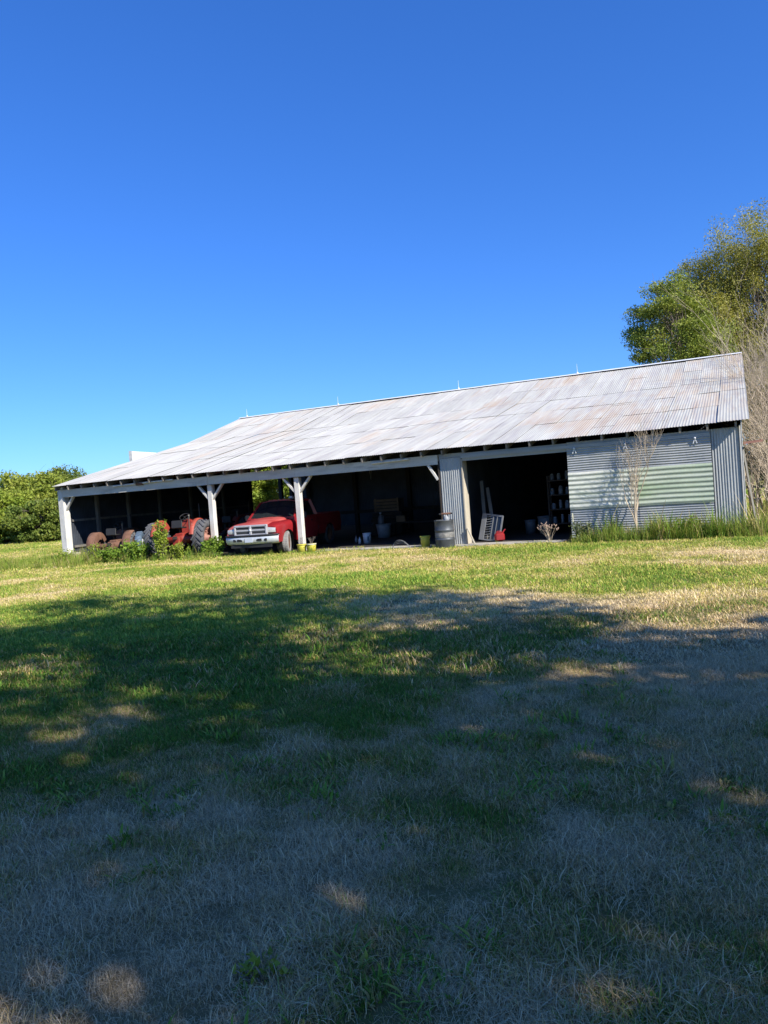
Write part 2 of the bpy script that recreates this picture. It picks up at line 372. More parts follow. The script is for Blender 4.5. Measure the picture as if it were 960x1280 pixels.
def grass_mat(name, ramp, vlo=.55):
    m = bpy.data.materials.new(name); m.use_nodes = True
    n = m.node_tree; n.nodes.clear(); L = n.links.new
    out = n.nodes.new('ShaderNodeOutputMaterial')
    ai = n.nodes.new('ShaderNodeAttribute'); ai.attribute_type = 'INSTANCER'; ai.attribute_name = 'tone'
    ab = n.nodes.new('ShaderNodeAttribute'); ab.attribute_name = 'blade'
    ma = n.nodes.new('ShaderNodeMath'); ma.operation = 'MULTIPLY_ADD'; ma.inputs[1].default_value = .8; ma.inputs[2].default_value = -.36
    L(ab.outputs['Fac'], ma.inputs[0])
    ad = n.nodes.new('ShaderNodeMath'); ad.operation = 'ADD'; L(ma.outputs[0], ad.inputs[0]); L(ai.outputs['Fac'], ad.inputs[1])
    cr = n.nodes.new('ShaderNodeValToRGB'); e = cr.color_ramp.elements
    e[0].position = ramp[0][0]; e[0].color = (*ramp[0][1], 1); e[1].position = ramp[-1][0]; e[1].color = (*ramp[-1][1], 1)
    for p, c in ramp[1:-1]: k = e.new(p); k.color = (*c, 1)
    L(ad.outputs[0], cr.inputs[0])
    sv = n.nodes.new('ShaderNodeMath'); sv.operation = 'MULTIPLY'; sv.inputs[1].default_value = 7.31; L(ab.outputs['Fac'], sv.inputs[0])
    fr = n.nodes.new('ShaderNodeMath'); fr.operation = 'FRACT'; L(sv.outputs[0], fr.inputs[0])
    vr = n.nodes.new('ShaderNodeMapRange'); vr.inputs[3].default_value = vlo; vr.inputs[4].default_value = 1.08; L(fr.outputs[0], vr.inputs[0])
    hv = n.nodes.new('ShaderNodeHueSaturation'); L(cr.outputs[0], hv.inputs['Color']); L(vr.outputs[0], hv.inputs['Value']); cr = hv
    d = n.nodes.new('ShaderNodeBsdfPrincipled'); d.inputs['Roughness'].default_value = .65; d.inputs['Specular IOR Level'].default_value = .2
    t = n.nodes.new('ShaderNodeBsdfTranslucent'); L(cr.outputs[0], d.inputs['Base Color']); L(cr.outputs[0], t.inputs[0])
    mx = n.nodes.new('ShaderNodeMixShader'); mx.inputs[0].default_value = .22
    L(d.outputs[0], mx.inputs[1]); L(t.outputs[0], mx.inputs[2]); L(mx.outputs[0], out.inputs[0])
    return m
GRASS = grass_mat('lawn grass blades', [(0, (.17, .32, .04)), (.28, (.42, .50, .065)), (.5, (.66, .56, .13)), (.72, (.82, .61, .26)), (1, (.95, .76, .46))], .72)  # lighter colours for the sunlit part of the lawn
SHADED_DRY = grass_mat('shaded dry lawn grass blades', [(0, (.14, .29, .032)), (.26, (.23, .36, .045)), (.46, (.54, .40, .12)), (.70, (.84, .59, .28)), (1, (.95, .75, .46))], .42)  # dry straw copy, browned and deepened for the lawn in tree shade
TALL = grass_mat('tall weed grass blades', [(0, (.13, .25, .03)), (.4, (.27, .38, .045)), (.7, (.45, .44, .09)), (1, (.66, .50, .24))])

def tuft(name, seed, n, rad, hmin, hmax, w, lean, mat, flat=.0):
    r = np.random.RandomState(seed)
    a = r.rand(n)*2*PI; q = rad*np.sqrt(r.rand(n))
    bx, by = q*np.cos(a), q*np.sin(a)
    h = hmin + (hmax-hmin)*r.rand(n)**1.5
    la = r.rand(n)*2*PI; ln = lean*(.3+1.1*r.rand(n)) + flat*(r.rand(n) < .35)
    dx, dy = np.cos(la), np.sin(la); px, py = -dy, dx
    ww = w*(.6+.8*r.rand(n)); br = r.rand(n)
    V = []; 
    for t, wf in ((0, 1.), (.4, .9), (.75, .6)):
        off = ln*h*t**1.6; z = h*t*np.sqrt(np.clip(1-(ln*t*.6)**2, .08, 1))
        for sg in (-1, 1):
            V.append(np.stack([bx+dx*off+sg*px*ww*wf/2, by+dy*off+sg*py*ww*wf/2, z-.005*(t == 0)], 1))
    off = ln*h; z = h*np.sqrt(np.clip(1-(ln*.6)**2, .06, 1))
    V.append(np.stack([bx+dx*off, by+dy*off, z], 1))
    v = np.stack(V, 1).reshape(-1, 3)
    b = np.arange(n)*7
    tri = []
    for k in (0, 2):
        tri += [np.stack([b+k, b+k+1, b+k+3], 1), np.stack([b+k, b+k+3, b+k+2], 1)]
    tri.append(np.stack([b+4, b+5, b+6], 1))
    me = npmesh(name, v, np.concatenate(tri), mat, {'blade': np.repeat(br, 7)})
    return bpy.data.objects.new(name, me)

def gn_scatter(name, pts, rot, scl, idx, tone, templates):
    coll = bpy.data.collections.new(name+'_templates')
    for i, t in enumerate(templates): t.name = 'blade_tuft_%02d' % i + name; coll.objects.link(t)
    me = bpy.data.meshes.new(name); me.vertices.add(len(pts)); me.vertices.foreach_set('co', np.ascontiguousarray(pts, np.float32).ravel())
    for an, ty, d in (('rot', 'FLOAT_VECTOR', rot), ('scl', 'FLOAT_VECTOR', scl)):
        a = me.attributes.new(an, ty, 'POINT'); a.data.foreach_set('vector', np.ascontiguousarray(d, np.float32).ravel())
    a = me.attributes.new('idx', 'INT', 'POINT'); a.data.foreach_set('value', np.ascontiguousarray(idx, np.int32))
    a = me.attributes.new('tone', 'FLOAT', 'POINT'); a.data.foreach_set('value', np.ascontiguousarray(tone, np.float32))
    o = put(name, me); o['kind'] = 'stuff'
    ng = bpy.data.node_groups.new(name, 'GeometryNodeTree')
    ng.interface.new_socket('Geometry', in_out='INPUT', socket_type='NodeSocketGeometry'); ng.interface.new_socket('Geometry', in_out='OUTPUT', socket_type='NodeSocketGeometry')
    N = ng.nodes.new; gi, go = N('NodeGroupInput'), N('NodeGroupOutput')
    mp = N('GeometryNodeMeshToPoints'); ip = N('GeometryNodeInstanceOnPoints'); ci = N('GeometryNodeCollectionInfo')
    ci.inputs['Collection'].default_value = coll; ci.inputs['Separate Children'].default_value = True; ci.inputs['Reset Children'].default_value = True
    def at(nm, ty): q = N('GeometryNodeInputNamedAttribute'); q.data_type = ty; q.inputs[0].default_value = nm; return q.outputs[0]
    l = ng.links.new
    l(gi.outputs[0], mp.inputs[0]); l(mp.outputs[0], ip.inputs['Points']); l(ci.outputs[0], ip.inputs['Instance'])
    ip.inputs['Pick Instance'].default_value = True
    l(at('idx', 'INT'), ip.inputs['Instance Index']); l(at('rot', 'FLOAT_VECTOR'), ip.inputs['Rotation']); l(at('scl', 'FLOAT_VECTOR'), ip.inputs['Scale'])
    l(ip.outputs[0], go.inputs[0])
    md = o.modifiers.new('scatter', 'NODES'); md.node_group = ng
    return o

RG = np.random.RandomState(11)
def cover(dens, d0, d1, half=.62, side=1.5):
    """points in the wedge seen from the photographer's spot between two distances, with room to either side"""
    area = (2*d1+2*side+20)*(d1-d0)
    n = int(dens*(d1-d0)*(2*d1*half+2*side))
    d = d0 + (d1-d0)*RG.rand(n); l = (RG.rand(n)*2-1)*(d1*half+side)
    k = np.abs(l) < d*half+side; d, l = d[k], l[k]
    fx, fy = -math.sin(YAW), math.cos(YAW)
    return CAM.x+fx*d+fy*l, CAM.y+fy*d-fx*l
def lawn(name, x, y, smin, smax, templates, kgreen, var=1.2):
    keep = ~((x > -25.2) & (x < .2) & (y > -.15) & (y < 17.4))
    keep &= ~((fbm(x*2.6+50, y*2.6+7, 3) < .40) & (RG.rand(len(x)) < .5) & (y < -9))
    x, y = x[keep], y[keep]; n = len(x)
    s = straw(x, y)
    tone = np.clip(s + (RG.rand(n)-.5)*.35*min(1, var) + (fbm(x*4.6+21, y*4.6+3, 3)-.5)*var, 0, 1)
    lump = fbm(x*2.2+9, y*2.2+4, 3)
    sc = (smin+(smax-smin)*RG.rand(n))*(.30+1.35*lump)*(1.12-.25*tone)
    ng = kgreen
    idx = np.where(tone > .48, ng+RG.randint(0, len(templates)-ng, n), RG.randint(0, ng, n))
    rot = np.stack([(RG.rand(n)-.5)*.25, (RG.rand(n)-.5)*.25, RG.rand(n)*2*PI], 1)
    scl = np.stack([sc*(.9+.3*RG.rand(n))]*2+[sc], 1)
    return gn_scatter(name, np.stack([x, y, gz(x, y)], 1), rot, scl, idx, tone, templates)
NEAR_T = [tuft('g', 1, 100, .11, .012, .045, .0026, .9, SHADED_DRY), tuft('g', 2, 100, .12, .012, .04, .0030, 1.0, SHADED_DRY), tuft('g', 3, 80, .10, .015, .055, .0026, .8, SHADED_DRY),
          tuft('g', 4, 110, .13, .02, .06, .0019, 1.2, SHADED_DRY, .5), tuft('g', 5, 110, .13, .02, .055, .0019, 1.3, SHADED_DRY, .4), tuft('g', 6, 90, .12, .02, .075, .0017, 1.0, SHADED_DRY, .6)]
def mids(m): return [tuft('g', 11, 80, .22, .02, .055, .0065, .9, m), tuft('g', 12, 80, .24, .02, .06, .007, 1.0, m), tuft('g', 13, 80, .24, .02, .06, .006, 1.1, m, .5), tuft('g', 14, 80, .24, .02, .06, .0055, 1.1, m, .5)]
FAR_T = [tuft('g', 21, 100, .45, .02, .06, .011, 1.0, GRASS), tuft('g', 22, 100, .45, .02, .06, .010, 1.1, GRASS, .5)]
x, y = cover(240, 1.4, 7.5); lawn('near_lawn_grass', x, y, .75, 1.35, NEAR_T, 3)
x, y = cover(34, 1.4, 9.0); k = (fbm(x*2.1+70, y*2.1+31, 3) > .56) & (straw(x, y) < .9); x, y = x[k], y[k]; n = len(x)
sc = .7+.7*RG.rand(n)
gn_scatter('clover_and_plantain', np.stack([x, y, gz(x, y)], 1), np.stack([(RG.rand(n)-.5)*.3, (RG.rand(n)-.5)*.3, RG.rand(n)*6.28], 1), np.stack([sc]*3, 1), RG.randint(0, 2, n), .05+.2*RG.rand(n),
           [tuft('c', 41, 34, .09, .02, .045, .013, 1.3, SHADED_DRY), tuft('c', 42, 22, .07, .03, .075, .011, 1.1, SHADED_DRY)])
x, y = cover(70, 7.3, 10.8, .60, 3); lawn('shaded_lawn_grass', x, y, .8, 1.3, mids(SHADED_DRY), 2, .9)  # lawn up to the shadow edge takes the shaded grass colours
x, y = cover(62, 10.6, 26, .60, 3); lawn('lawn_grass', x, y, .8, 1.25, mids(GRASS), 2, .45)
x, y = cover(15, 25, 75, .60, 3); lawn('field_grass', x, y, .8, 1.4, FAR_T, 1, .4)

# ------------------------------------------------------------------ the barn
barn = thing('pole_barn', 'long open-fronted pole barn with a weathered pale metal roof on the lawn', 'barn', (0, 0, 0))
rnd = random.Random(3)
def roofz(y):
    if y <= D1: return HE + (y+OV)/(D1+OV)*H1
    if y <= D1+D2: return HE+H1 + (y-D1)/D2*H2
    return HE+H1+H2 - (y-D1-D2)/D2*H2
def corr_sheet(name, w, l, pitch, amp, mat, seg=4, per=6, seed=0, warp=.004):
    """corrugated sheet: waves across x, length along y"""
    r = random.Random(seed); mb = MB(); n = int(round(w/pitch))*per
    ph = [r.uniform(0, 6) for _ in range(4)]
    rows = []
    for j in range(seg+1):
        yy = l*j/seg
        rows.append([(w*i/n, yy, amp*math.cos(2*PI*i/per) + warp*math.sin(yy*1.7+ph[0]+w*i/n*2)+warp*.6*math.sin(yy*4+ph[1])) for i in range(n+1)])
    mb.loft(rows, smooth=True); return mb.mesh(name, mat)
ncol = 36; cw = L0/ncol; pitch = cw/9
s1 = math.hypot(D1+OV, H1); a1 = math.atan2(H1, D1+OV); s2 = math.hypot(D2, H2); a2 = math.atan2(H2, D2)
low = [corr_sheet('roof_sheet', cw+pitch*.9, s1/3+.12, (cw+pitch*.9)/10, .0050, M['roof'], 4, 6, k) for k in range(3)]
upp = [corr_sheet('roof_sheet', cw+pitch*.9, s2/2+.12, (cw+pitch*.9)/10, .0050, M['roof'], 3, 6, 10+k) for k in range(3)]
for r in range(5):
    for c in range(ncol):
        if r < 3:
            t = r*s1/3; y0, z0, an = -OV+t*math.cos(a1), HE+t*math.sin(a1), a1; me = low[rnd.randrange(3)]
        else:
            t = (r-3)*s2/2; y0, z0, an = D1+t*math.cos(a2), HE+H1+t*math.sin(a2), a2; me = upp[rnd.randrange(3)]
        dz = .006*r + .004*(c % 2) + .022*math.sin(c*.37)+.003*math.sin(c*.9+1) + rnd.uniform(0, .005)
        dy = rnd.uniform(-.018, .018) if r else rnd.uniform(-.045, .015)
        put('roof_sheet', me, barn, (-L0+c*cw, y0+dy, z0+dz), (an+rnd.uniform(-.002, .002), rnd.uniform(-.003, .003), rnd.uniform(-.0025, .0025)))
mb = MB()  # far slope
n = 400
rows = []
for t in (0, 1):
    rows.append([(-L0+L0*i/n, D1+D2+t*(D2+.4), HE+H1+H2+.03-t*(H2*(D2+.4)/D2) + .012*math.cos(i*2*PI/4)) for i in range(n+1)])
mb.loft(rows); mb.build('rear_roof_slope', M['roof'], barn)
for k in range(9):   # ridge cap
    xa, xb = -L0+k*L0/9, -L0+(k+1)*L0/9+.05
    mb = MB(); zt = HE+H1+H2+.09+.004*(k % 2); sec = [(-.17, -.06), (-.03, -.006), (0, .004), (.03, -.006), (.17, -.06)]
    mb.loft([[(q, D1+D2+p, zt+z) for p, z in sec] for q in (xa, xb)]); mb.build('ridge_cap', M['whitemetal'], barn)
# rafters
mb = MB(); mb.beam((0, -OV+.05, HE-.105), (0, D1-.05, HE-.105+(D1+OV-.1)/(D1+OV)*H1), .05, .15); raf = mb.mesh('rafter', M['rafterwood'])
mb = MB(); mb.beam((0, D1+.02, HE+H1-.10), (0, D1+D2-.02, HE+H1+H2-.10), .05, .15); raf2 = mb.mesh('rafter', M['shadewood'])
k = 0; xr = -.26
while xr > -L0+.05:
    put('rafter', raf, barn, (xr, rnd.uniform(-.02, .02), rnd.uniform(-.008, .008)))
    if k % 2 == 0: put('upper_rafter', raf2, barn, (xr, 0, 0))
    xr -= .682; k += 1
for q, yy in enumerate((.9, 2.9, 4.9, 6.9)):   # purlins under the sheets
    mb = MB(); mb.beam((-L0+.1, yy, roofz(yy)-.028), (-.1, yy, roofz(yy)-.028), .05, .022); mb.build('purlin', M['shadewood'], barn)
# header beams
def header(xa, xb, zb, zt, yc, th, mat, nm='header_beam'):
    mb = MB(); mb.box(((xa+xb)/2, yc, (zb+zt)/2), (xb-xa-.006, th, zt-zb)); return mb.build(nm, mat, barn)
header(-24.72, -17.5, 2.545, 2.845, -.07, .09, M['beam']); header(-17.5, -13.85, 2.55, 2.85, -.066, .09, M['beam']); header(-13.85, -8.66, 2.555, 2.85, -.07, .09, M['beam'])
header(-24.72, -17.5, 2.60, 2.84, .05, .09, M['shadewood'], 'inner_beam'); header(-17.5, -8.66, 2.60, 2.84, .05, .09, M['shadewood'], 'inner_beam')
header(-7.9, -4.7, 2.60, 2.84, -.03, .05, M['fascia']); header(-4.7, -.9, 2.68, 2.86, -.033, .05, M['fascia'], 'fascia_board')
header(-8.66, -7.9, 2.70, 2.86, .02, .06, M['fascia'], 'fascia_board')
# door track
mb = MB(); mb.box((-4.4, -.088, 2.735), (7.0, .06, .07)); mb.box((-4.4, -.126, 2.70), (7.0, .012, .03)); mb.build('door_track', M['fascia'], barn)
# posts with their braces
def post(x, w, d, z0=0.0, braces=(-1, 1), mat='paint', top=2.54):
    r = random.Random(int(x*10)); mb = MB()
    mb.box((0, 0, (z0+top)/2), (w, d, top-z0), ch=.008)
    p = mb.build('post', M[mat], barn, (x, .06, 0))
    for s in braces:
        b = MB(); b.beam((s*(w/2-.03), -.02, 2.02), (s*.55, -.02, 2.56), .07, .11, up=(0, 1, 0))
        b.build('brace', M[mat], p)
    return p
post(-17.5, .19, .19); post(-13.85, .19, .19)
p = post(-24.78, .22, .30, .28, (1,), top=2.95)
mb = MB()
for q in range(4): mb.box((-24.919, -.05+q*.08, 1.62), (.05, .078, 2.66))
mb.build('corner_board', M['paint'], barn)
b = MB(); b.beam((-8.70, -.06, 2.08), (-9.0, -.06, 2.555), .07, .09, up=(0, 1, 0)); b.build('brace', M['paint'], barn)
tag(put('footing_block', (lambda m: (m.box((0, 0, .15), (.75, .55, .34), ch=.03), m.mesh('footing_block', M['concrete']))[1])(MB()), None, (-24.62, -.05, 0)), 'pale concrete footing block under the left corner post', 'footing block')

def wall_panel(name, xa, xb, zb, zta, ztb, mat, pitch=.068, amp=.009, per=6, nz=3):
    """vertical corrugated panel in the local XZ plane facing -y"""
    mb = MB(); n = max(1, round((xb-xa)/pitch))*per; rows = []
    for j in range(nz+1):
        rows.append([(xa+(xb-xa)*i/n, amp*math.cos(2*PI*i/per), zb+((zta+(ztb-zta)*i/n)-zb)*j/nz) for i in range(n+1)])
    mb.loft(rows, smooth=True); return mb.mesh(name, mat)
def hpanel(name, w, h, pitch, amp, mat, per=8, nx=6, seed=0):
    """horizontal corrugated panel, local x 0..w, z 0..h"""
    r = random.Random(seed); mb = MB(); n = max(1, round(h/pitch))*per; ph = r.uniform(0, 6)
    rows = []
    for j in range(n+1):
        rows.append([(w*i/nx, amp*math.cos(2*PI*j/per)+.006*math.sin(i*1.9+ph), h*j/n + .004*math.sin(i*1.1+ph)) for i in range(nx+1)])
    mb.loft(rows, smooth=True); return mb.mesh(name, mat)
# right-hand wall strip and corner trim
for xa, xb, yo in ((-.9, -.55, 0), (-.56, -.19, .006)):
    put('wall_sheet', wall_panel('wall_sheet', xa, xb, .02, 2.86, 2.86, M['galv']), barn, (0, -.03-yo, 0))
mb = MB(); mb.box((-.17, -.05, 1.47), (.035, .05, 2.86)); mb.box((-.158, .10, 1.47), (.012, .26, 2.86)); mb.build('corner_trim', M['paint'], barn)
# column between the bays
for xa, xb, yo in ((-8.64, -8.27, 0), (-8.28, -7.93, .006)):
    put('wall_sheet', wall_panel('wall_sheet', xa, xb, .03, 2.72, 2.72, M['galv'], .068, .009), barn, (0, -.045-yo, 0))
mb = MB(); mb.box((-8.28, .22, 1.38), (.66, .46, 2.7)); mb.build('column_core', M['shadewood'], barn)
mb = MB(); mb.box((-7.905, -.03, 1.34), (.035, .11, 2.62)); mb.build('trim_board', M['trimwood'], barn)
mb = MB(); mb.box((-7.915, .18, 1.34), (.03, .40, 2.62)); mb.build('jamb_board', M['trimwood'], barn)
mb = MB(); mb.box((-8.665, .1, 1.34), (.03, .38, 2.62)); mb.build('jamb_board', M['shadewood'], barn)
# end walls, back wall, partition, in lapped sheets
def end_wall(x, mat, y0, y1, zb=0.0, step=.85):
    y = y0
    while y < y1-.02:
        yb = min(y+step, y1); me = wall_panel('wall_sheet', y, yb, zb, roofz(y)-.1, roofz(yb)-.1, mat, .085, .009, 4, 1)
        o = put('wall_sheet', me, barn, (x, 0, 0), (0, 0, PI/2)); y = yb
end_wall(-.13, M['galv'], .12, BACK); end_wall(-L0+.13, M['galv_shade'], .2, 12.7); end_wall(-8.25, M['galv_shade'], .45, BACK)
mb = MB()
for a, b_ in ((12.7, 17.0),): mb.box((-L0+.13, (a+b_)/2, 4.75), (.04, b_-a, 1.1))
mb.build('lintel_board', M['shadewood'], barn)
for yy in (12.75, 15.9, 17.05):
    mb = MB(); mb.box((-L0+.15, yy, 2.1), (.2, .2, 4.2)); mb.build('rear_post', M['shadewood'], barn)
xx = -L0+.2
while xx < -.2:
    xb = min(xx+.85, -.15); put('wall_sheet', wall_panel('wall_sheet', xx, xb, 0, 4.75, 4.75, M['galv_shade'], .085, .009, 4, 1), barn, (0, BACK, 0)); xx = xb
xx = -18.2
while xx < -8.4:
    xb = min(xx+.95, -8.35); put('partition_sheet', wall_panel('partition_sheet', xx, xb, 1.05, 4.6, 4.6, M['galv_shade'], .095, .009, 4, 1), barn, (0, D1+.15, 0)); xx = xb
for x_ in (-18.2, -15.8, -13.2, -10.6):
    mb = MB(); mb.box((x_, D1, 2.3), (.16, .16, 4.6)); mb.build('inner_post', M['shadewood'], barn)
mb = MB(); mb.box((-13.3, D1-.02, 1.02), (9.8, .05, .14)); mb.build('girt', M['shadewood'], barn)
for yy in (1.6, 3.4, 5.4, 7.6, 10.2):
    mb = MB(); mb.box((-L0+.26, yy, roofz(yy)/2-.1), (.13, .13, roofz(yy)-.3)); mb.build('stud', M['studwood'], barn)
for z in (.55, 1.6):
    mb = MB(); mb.box((-L0+.185, 6.4, z), (.04, 12.2, .09)); mb.build('girt', M['studwood'], barn)
# sliding door
door = bpy.data.objects.new('sliding_door', None); COL.objects.link(door); door.parent = barn; door.location = (-4.70, -.105, .10); door.rotation_euler = (0, .004, 0)
mb = MB(); mb.box((1.9, .03, 1.29), (3.78, .05, 2.56)); mb.build('door_frame', M['shadewood'], door)
for i in range(2):
    wv = 1.9
    put('door_sheet', hpanel('door_sheet', wv, .74, .067, .009, M['galv'], 6, seed=i), door, (i*wv, -.012-.006*i, 1.86))
    o = put('door_sheet', hpanel('door_sheet', wv+.01, 1.05, .131, .011, M['white_band'] if i == 0 else M['green_band'], 8, seed=5+i), door, (i*wv, -.048-.008*i, .84))
    o['label'] = 'broad-waved whitish middle sheet' if i == 0 else 'broad-waved green stained middle sheet'
    put('door_sheet', hpanel('door_sheet', wv, .86, .066, .009, M['galv'], 6, seed=9+i), door, (i*wv, -.012-.006*i, 0))
mb = MB(); mb.box((.06, -.075, .60), (.035, .05, .26), ch=.01); mb.build('door_handle', M['cream'], door)
for hx in (.22, 1.62, 3.42):
    mb = MB(); mb.beam((-.05, 0, -.07), (0, 0, .07), .025, .02, up=(0, 1, 0)); mb.beam((.05, -.004, -.07), (0, -.004, .07), .025, .02, up=(0, 1, 0)); mb.lathe([(0, -.02), (.03, -.02), (.03, .01), (0, .01)], 10, 'y', (0, -.02, .07))
    mb.build('door_hanger', M['whitemetal'], door, (hx, -.05, 2.50))
# eave boards and little extras
mb = MB(); mb.tube([(-21.9, -.17, 2.80), (-20.2, -.17, 2.83), (-19.0, -.17, 2.84)], .035, 8); mb.build('eave_pipe', M['paint'], barn)
mb = MB(); mb.box((-20.6, -.17, 2.80), (.35, .085, .10), ch=.02); mb.build('pipe_joint', M['rust'], barn)
mb = MB(); mb.tube([(-10.9, -.16, 2.77), (-9.6, -.16, 2.80)], .035, 8); mb.build('eave_pipe', M['paint'], barn)
mb = MB(); mb.beam((-.115, -.03, 2.25), (.12, -.10, .03), .04, .07, up=(0, 1, 0)); o = mb.build('prop_board', M['trimwood']); tag(o, 'weathered board leaning beside the right corner of the barn', 'board')
mb = MB(); mb.beam((-7.85, -.12, .55), (-7.62, -.16, .03), .03, .07, up=(0, 1, 0)); o = mb.build('short_board', M['trimwood']); tag(o, 'short pale board leaning on the foot of the clad column', 'board')
for i, xr in enumerate((-24.4, -18.75, -12.2, -6.6)):   # lightning rods
    t = thing('lightning_rod', ('thin white rod standing on the left end of the barn ridge', 'thin white rod on the ridge, second from the left end', 'thin white rod on the ridge, second from the trees', 'thin white rod on the ridge nearest the right-hand trees')[i], 'lightning rod', (xr, D1+D2, HE+H1+H2+.08), 0, 'rods along the barn ridge')
    mb = MB(); mb.tube([(0, 0, 0), (0, 0, .42)], [.011, .005], 6); mb.build('spike', M['whitemetal'], t)
    mb = MB(); mb.lathe([(0, 0), (.06, 0), (.04, .06), (0, .08)], 10); mb.build('base', M['whitemetal'], t)

# floors
mb = MB(); mb.box((-8.0, 8.4, -.16), (9.9, 17.2, .42), ch=.02); o = mb.build('concrete_slab', M['dirt']); o['kind'] = 'structure'
mb = MB()
r = random.Random(5); top = []; 
xs = np.linspace(-13.0, -4.9, 40)
fr = [(float(q), -.42-.10*math.sin(q*1.3)-r.uniform(0, .09), .052) for q in xs]
bk = [(float(q), .22, .056) for q in xs]
mb.loft([[(a, b_, -.05) for a, b_, c in fr], fr, bk]); o = mb.build('concrete_apron', M['concrete']); o['kind'] = 'structure'
mb = MB(); mb.box((-18.9, 8.6, -.1), (11.8, 17.0, .215)); o = mb.build('dirt_floor', M['dirt']); o['kind'] = 'structure'
mb = MB(); mb.box((-1.5, 8.6, -.1), (2.6, 16.6, .215)); o = mb.build('dirt_floor', M['dirt']); o['kind'] = 'structure'

# ------------------------------------------------------------------ pickup truck (front at -y, origin on the ground under the front axle)
def wheel(parent, name, loc, r, w, tyremat, rimmat, rotz=0.0, spokes=8):
    o = bpy.data.objects.new(name, None); COL.objects.link(o); o.parent = parent; o.location = loc; o.rotation_euler = (0, 0, rotz)
    mb = MB(); mb.lathe([(r*.62, -w*.42), (r*.80, -w*.5), (r*.94, -w*.46), (r, -w*.34), (r, w*.34), (r*.94, w*.46), (r*.80, w*.5), (r*.62, w*.42), (r*.62, -w*.42)], 28, 'x')
    for k in range(40):
        a = 2*PI*k/40; R = Matrix.Rotation(a, 3, 'X')
        for s in (-1, 1): mb.box(R @ Vector((s*w*.22, 0, r)), (w*.30, r*.075, .016), R)
    mb.build('tyre', tyremat, o)
    mb = MB(); mb.lathe([(0, -w*.30), (r*.22, -w*.34), (r*.25, -w*.28), (r*.50, -w*.26), (r*.60, -w*.40), (r*.64, -w*.40), (r*.62, w*.4), (r*.5, w*.26), (0, w*.26)], 24, 'x')
    for k in range(spokes):
        a = 2*PI*k/spokes; mb.lathe([(0, -.012), (.016, -.012), (.016, .01)], 6, 'x', (-w*.28, math.cos(a)*r*.37, math.sin(a)*r*.37))
    mb.build('rim', rimmat, o); return o
def arch(y, yc, r, base):
    d = abs(y-yc); return base if d >= r else max(base, .36+math.sqrt(r*r-d*d))
truck = thing('pickup_truck', 'faded red pickup truck parked nose out under the open barn', 'pickup truck', (-15.13, -.33, 0), .10)
FY, CY, WB = -.80, .62, 3.50      # grille face, cowl, wheelbase
ys = sorted(set([FY, -.7, -.55, -.46, -.40, -.30, -.18, 0, .18, .30, .40, .46, .52, CY]))
for s in (-1, 1):   # front fenders, with open wheel arches
    mb = MB(); secs = []
    for y in ys:
        t = (y-FY)/(CY-FY); zb = arch(y, 0, .46, .44); zt = .985+.085*min(1, t*3)**.7+.06*t; wx = .91+.08*math.sin(min(1, t*1.8+.25)*PI/2)
        zt = max(zt, zb+.05); zm = zb+(zt-zb)*.55
        secs.append([(s*(wx-.03), y, zb), (s*wx, y, zm), (s*(wx-.015), y, zt-.10), (s*(wx-.075), y, zt-.025), (s*(wx-.17), y, zt), (s*.56, y, zt+.02)])
    mb.loft(secs, smooth=True)
    f = secs[0]; mb.add(f+[(s*.56, FY, .44)], [tuple(range(7))])
    mb.build('front_fender', M['redhood'] if s < 0 else M['red'], truck)
mb = MB(); secs = []
for k in range(9):
    t = k/8; y = FY-.03+t*(CY-FY+.06); zc = 1.07+.16*t**.7-.05*(1-t)**4; we = .60+.06*t
    secs.append([(-we-.05, y, zc-.16), (-we, y, zc-.055), (-we+.10, y, zc-.012), (-.22, y, zc+.012), (0, y, zc+.016), (.22, y, zc+.012), (we-.10, y, zc-.012), (we, y, zc-.055), (we+.05, y, zc-.16)])
mb.loft(secs, smooth=True); mb.build('hood', M['redhood'], truck)
# cab lower body, doors, bed
mb = MB(); secs = []
for y in (CY, 1.2, 1.9, 2.35):
    secs.append([(-.93, y, .40), (-.995, y, .62), (-.99, y, .95), (-.95, y, 1.20), (.95, y, 1.20), (.99, y, .95), (.995, y, .62), (.93, y, .40)])
mb.loft(secs, closed=True, caps=True); mb.build('cab_body', M['red'], truck)
mb = MB(); secs = []
for y in [2.40, 2.7, 2.95, 3.04, 3.10, 3.25, 3.5, 3.75, 3.90, 3.96, 4.1, 4.55]:
    zb = arch(y, WB, .46, .46)
    secs.append([(-.96, y, zb), (-.995, y, max(zb+.03, .75)), (-.985, y, 1.10), (-.96, y, 1.20), (-.86, y, 1.20), (-.86, y, .78), (.86, y, .78), (.86, y, 1.20), (.96, y, 1.20), (.985, y, 1.10), (.995, y, max(zb+.03, .75)), (.96, y, zb)])
mb.loft(secs); mb.box((0, 2.42, .98), (1.9, .04, .46)); mb.build('cargo_bed', M['red'], truck)
mb = MB(); mb.box((0, 4.57, .98), (1.86, .05, .46), ch=.01); mb.build('tailgate', M['red'], truck)
mb = MB(); mb.box((0, 1.9, .50), (1.0, 5.0, .16)); mb.box((0, 0, .38), (1.5, .12, .12)); mb.box((0, WB, .38), (1.5, .12, .12)); mb.box((0, -.3, .72), (1.2, .8, .5)); mb.build('chassis', M['black'], truck)
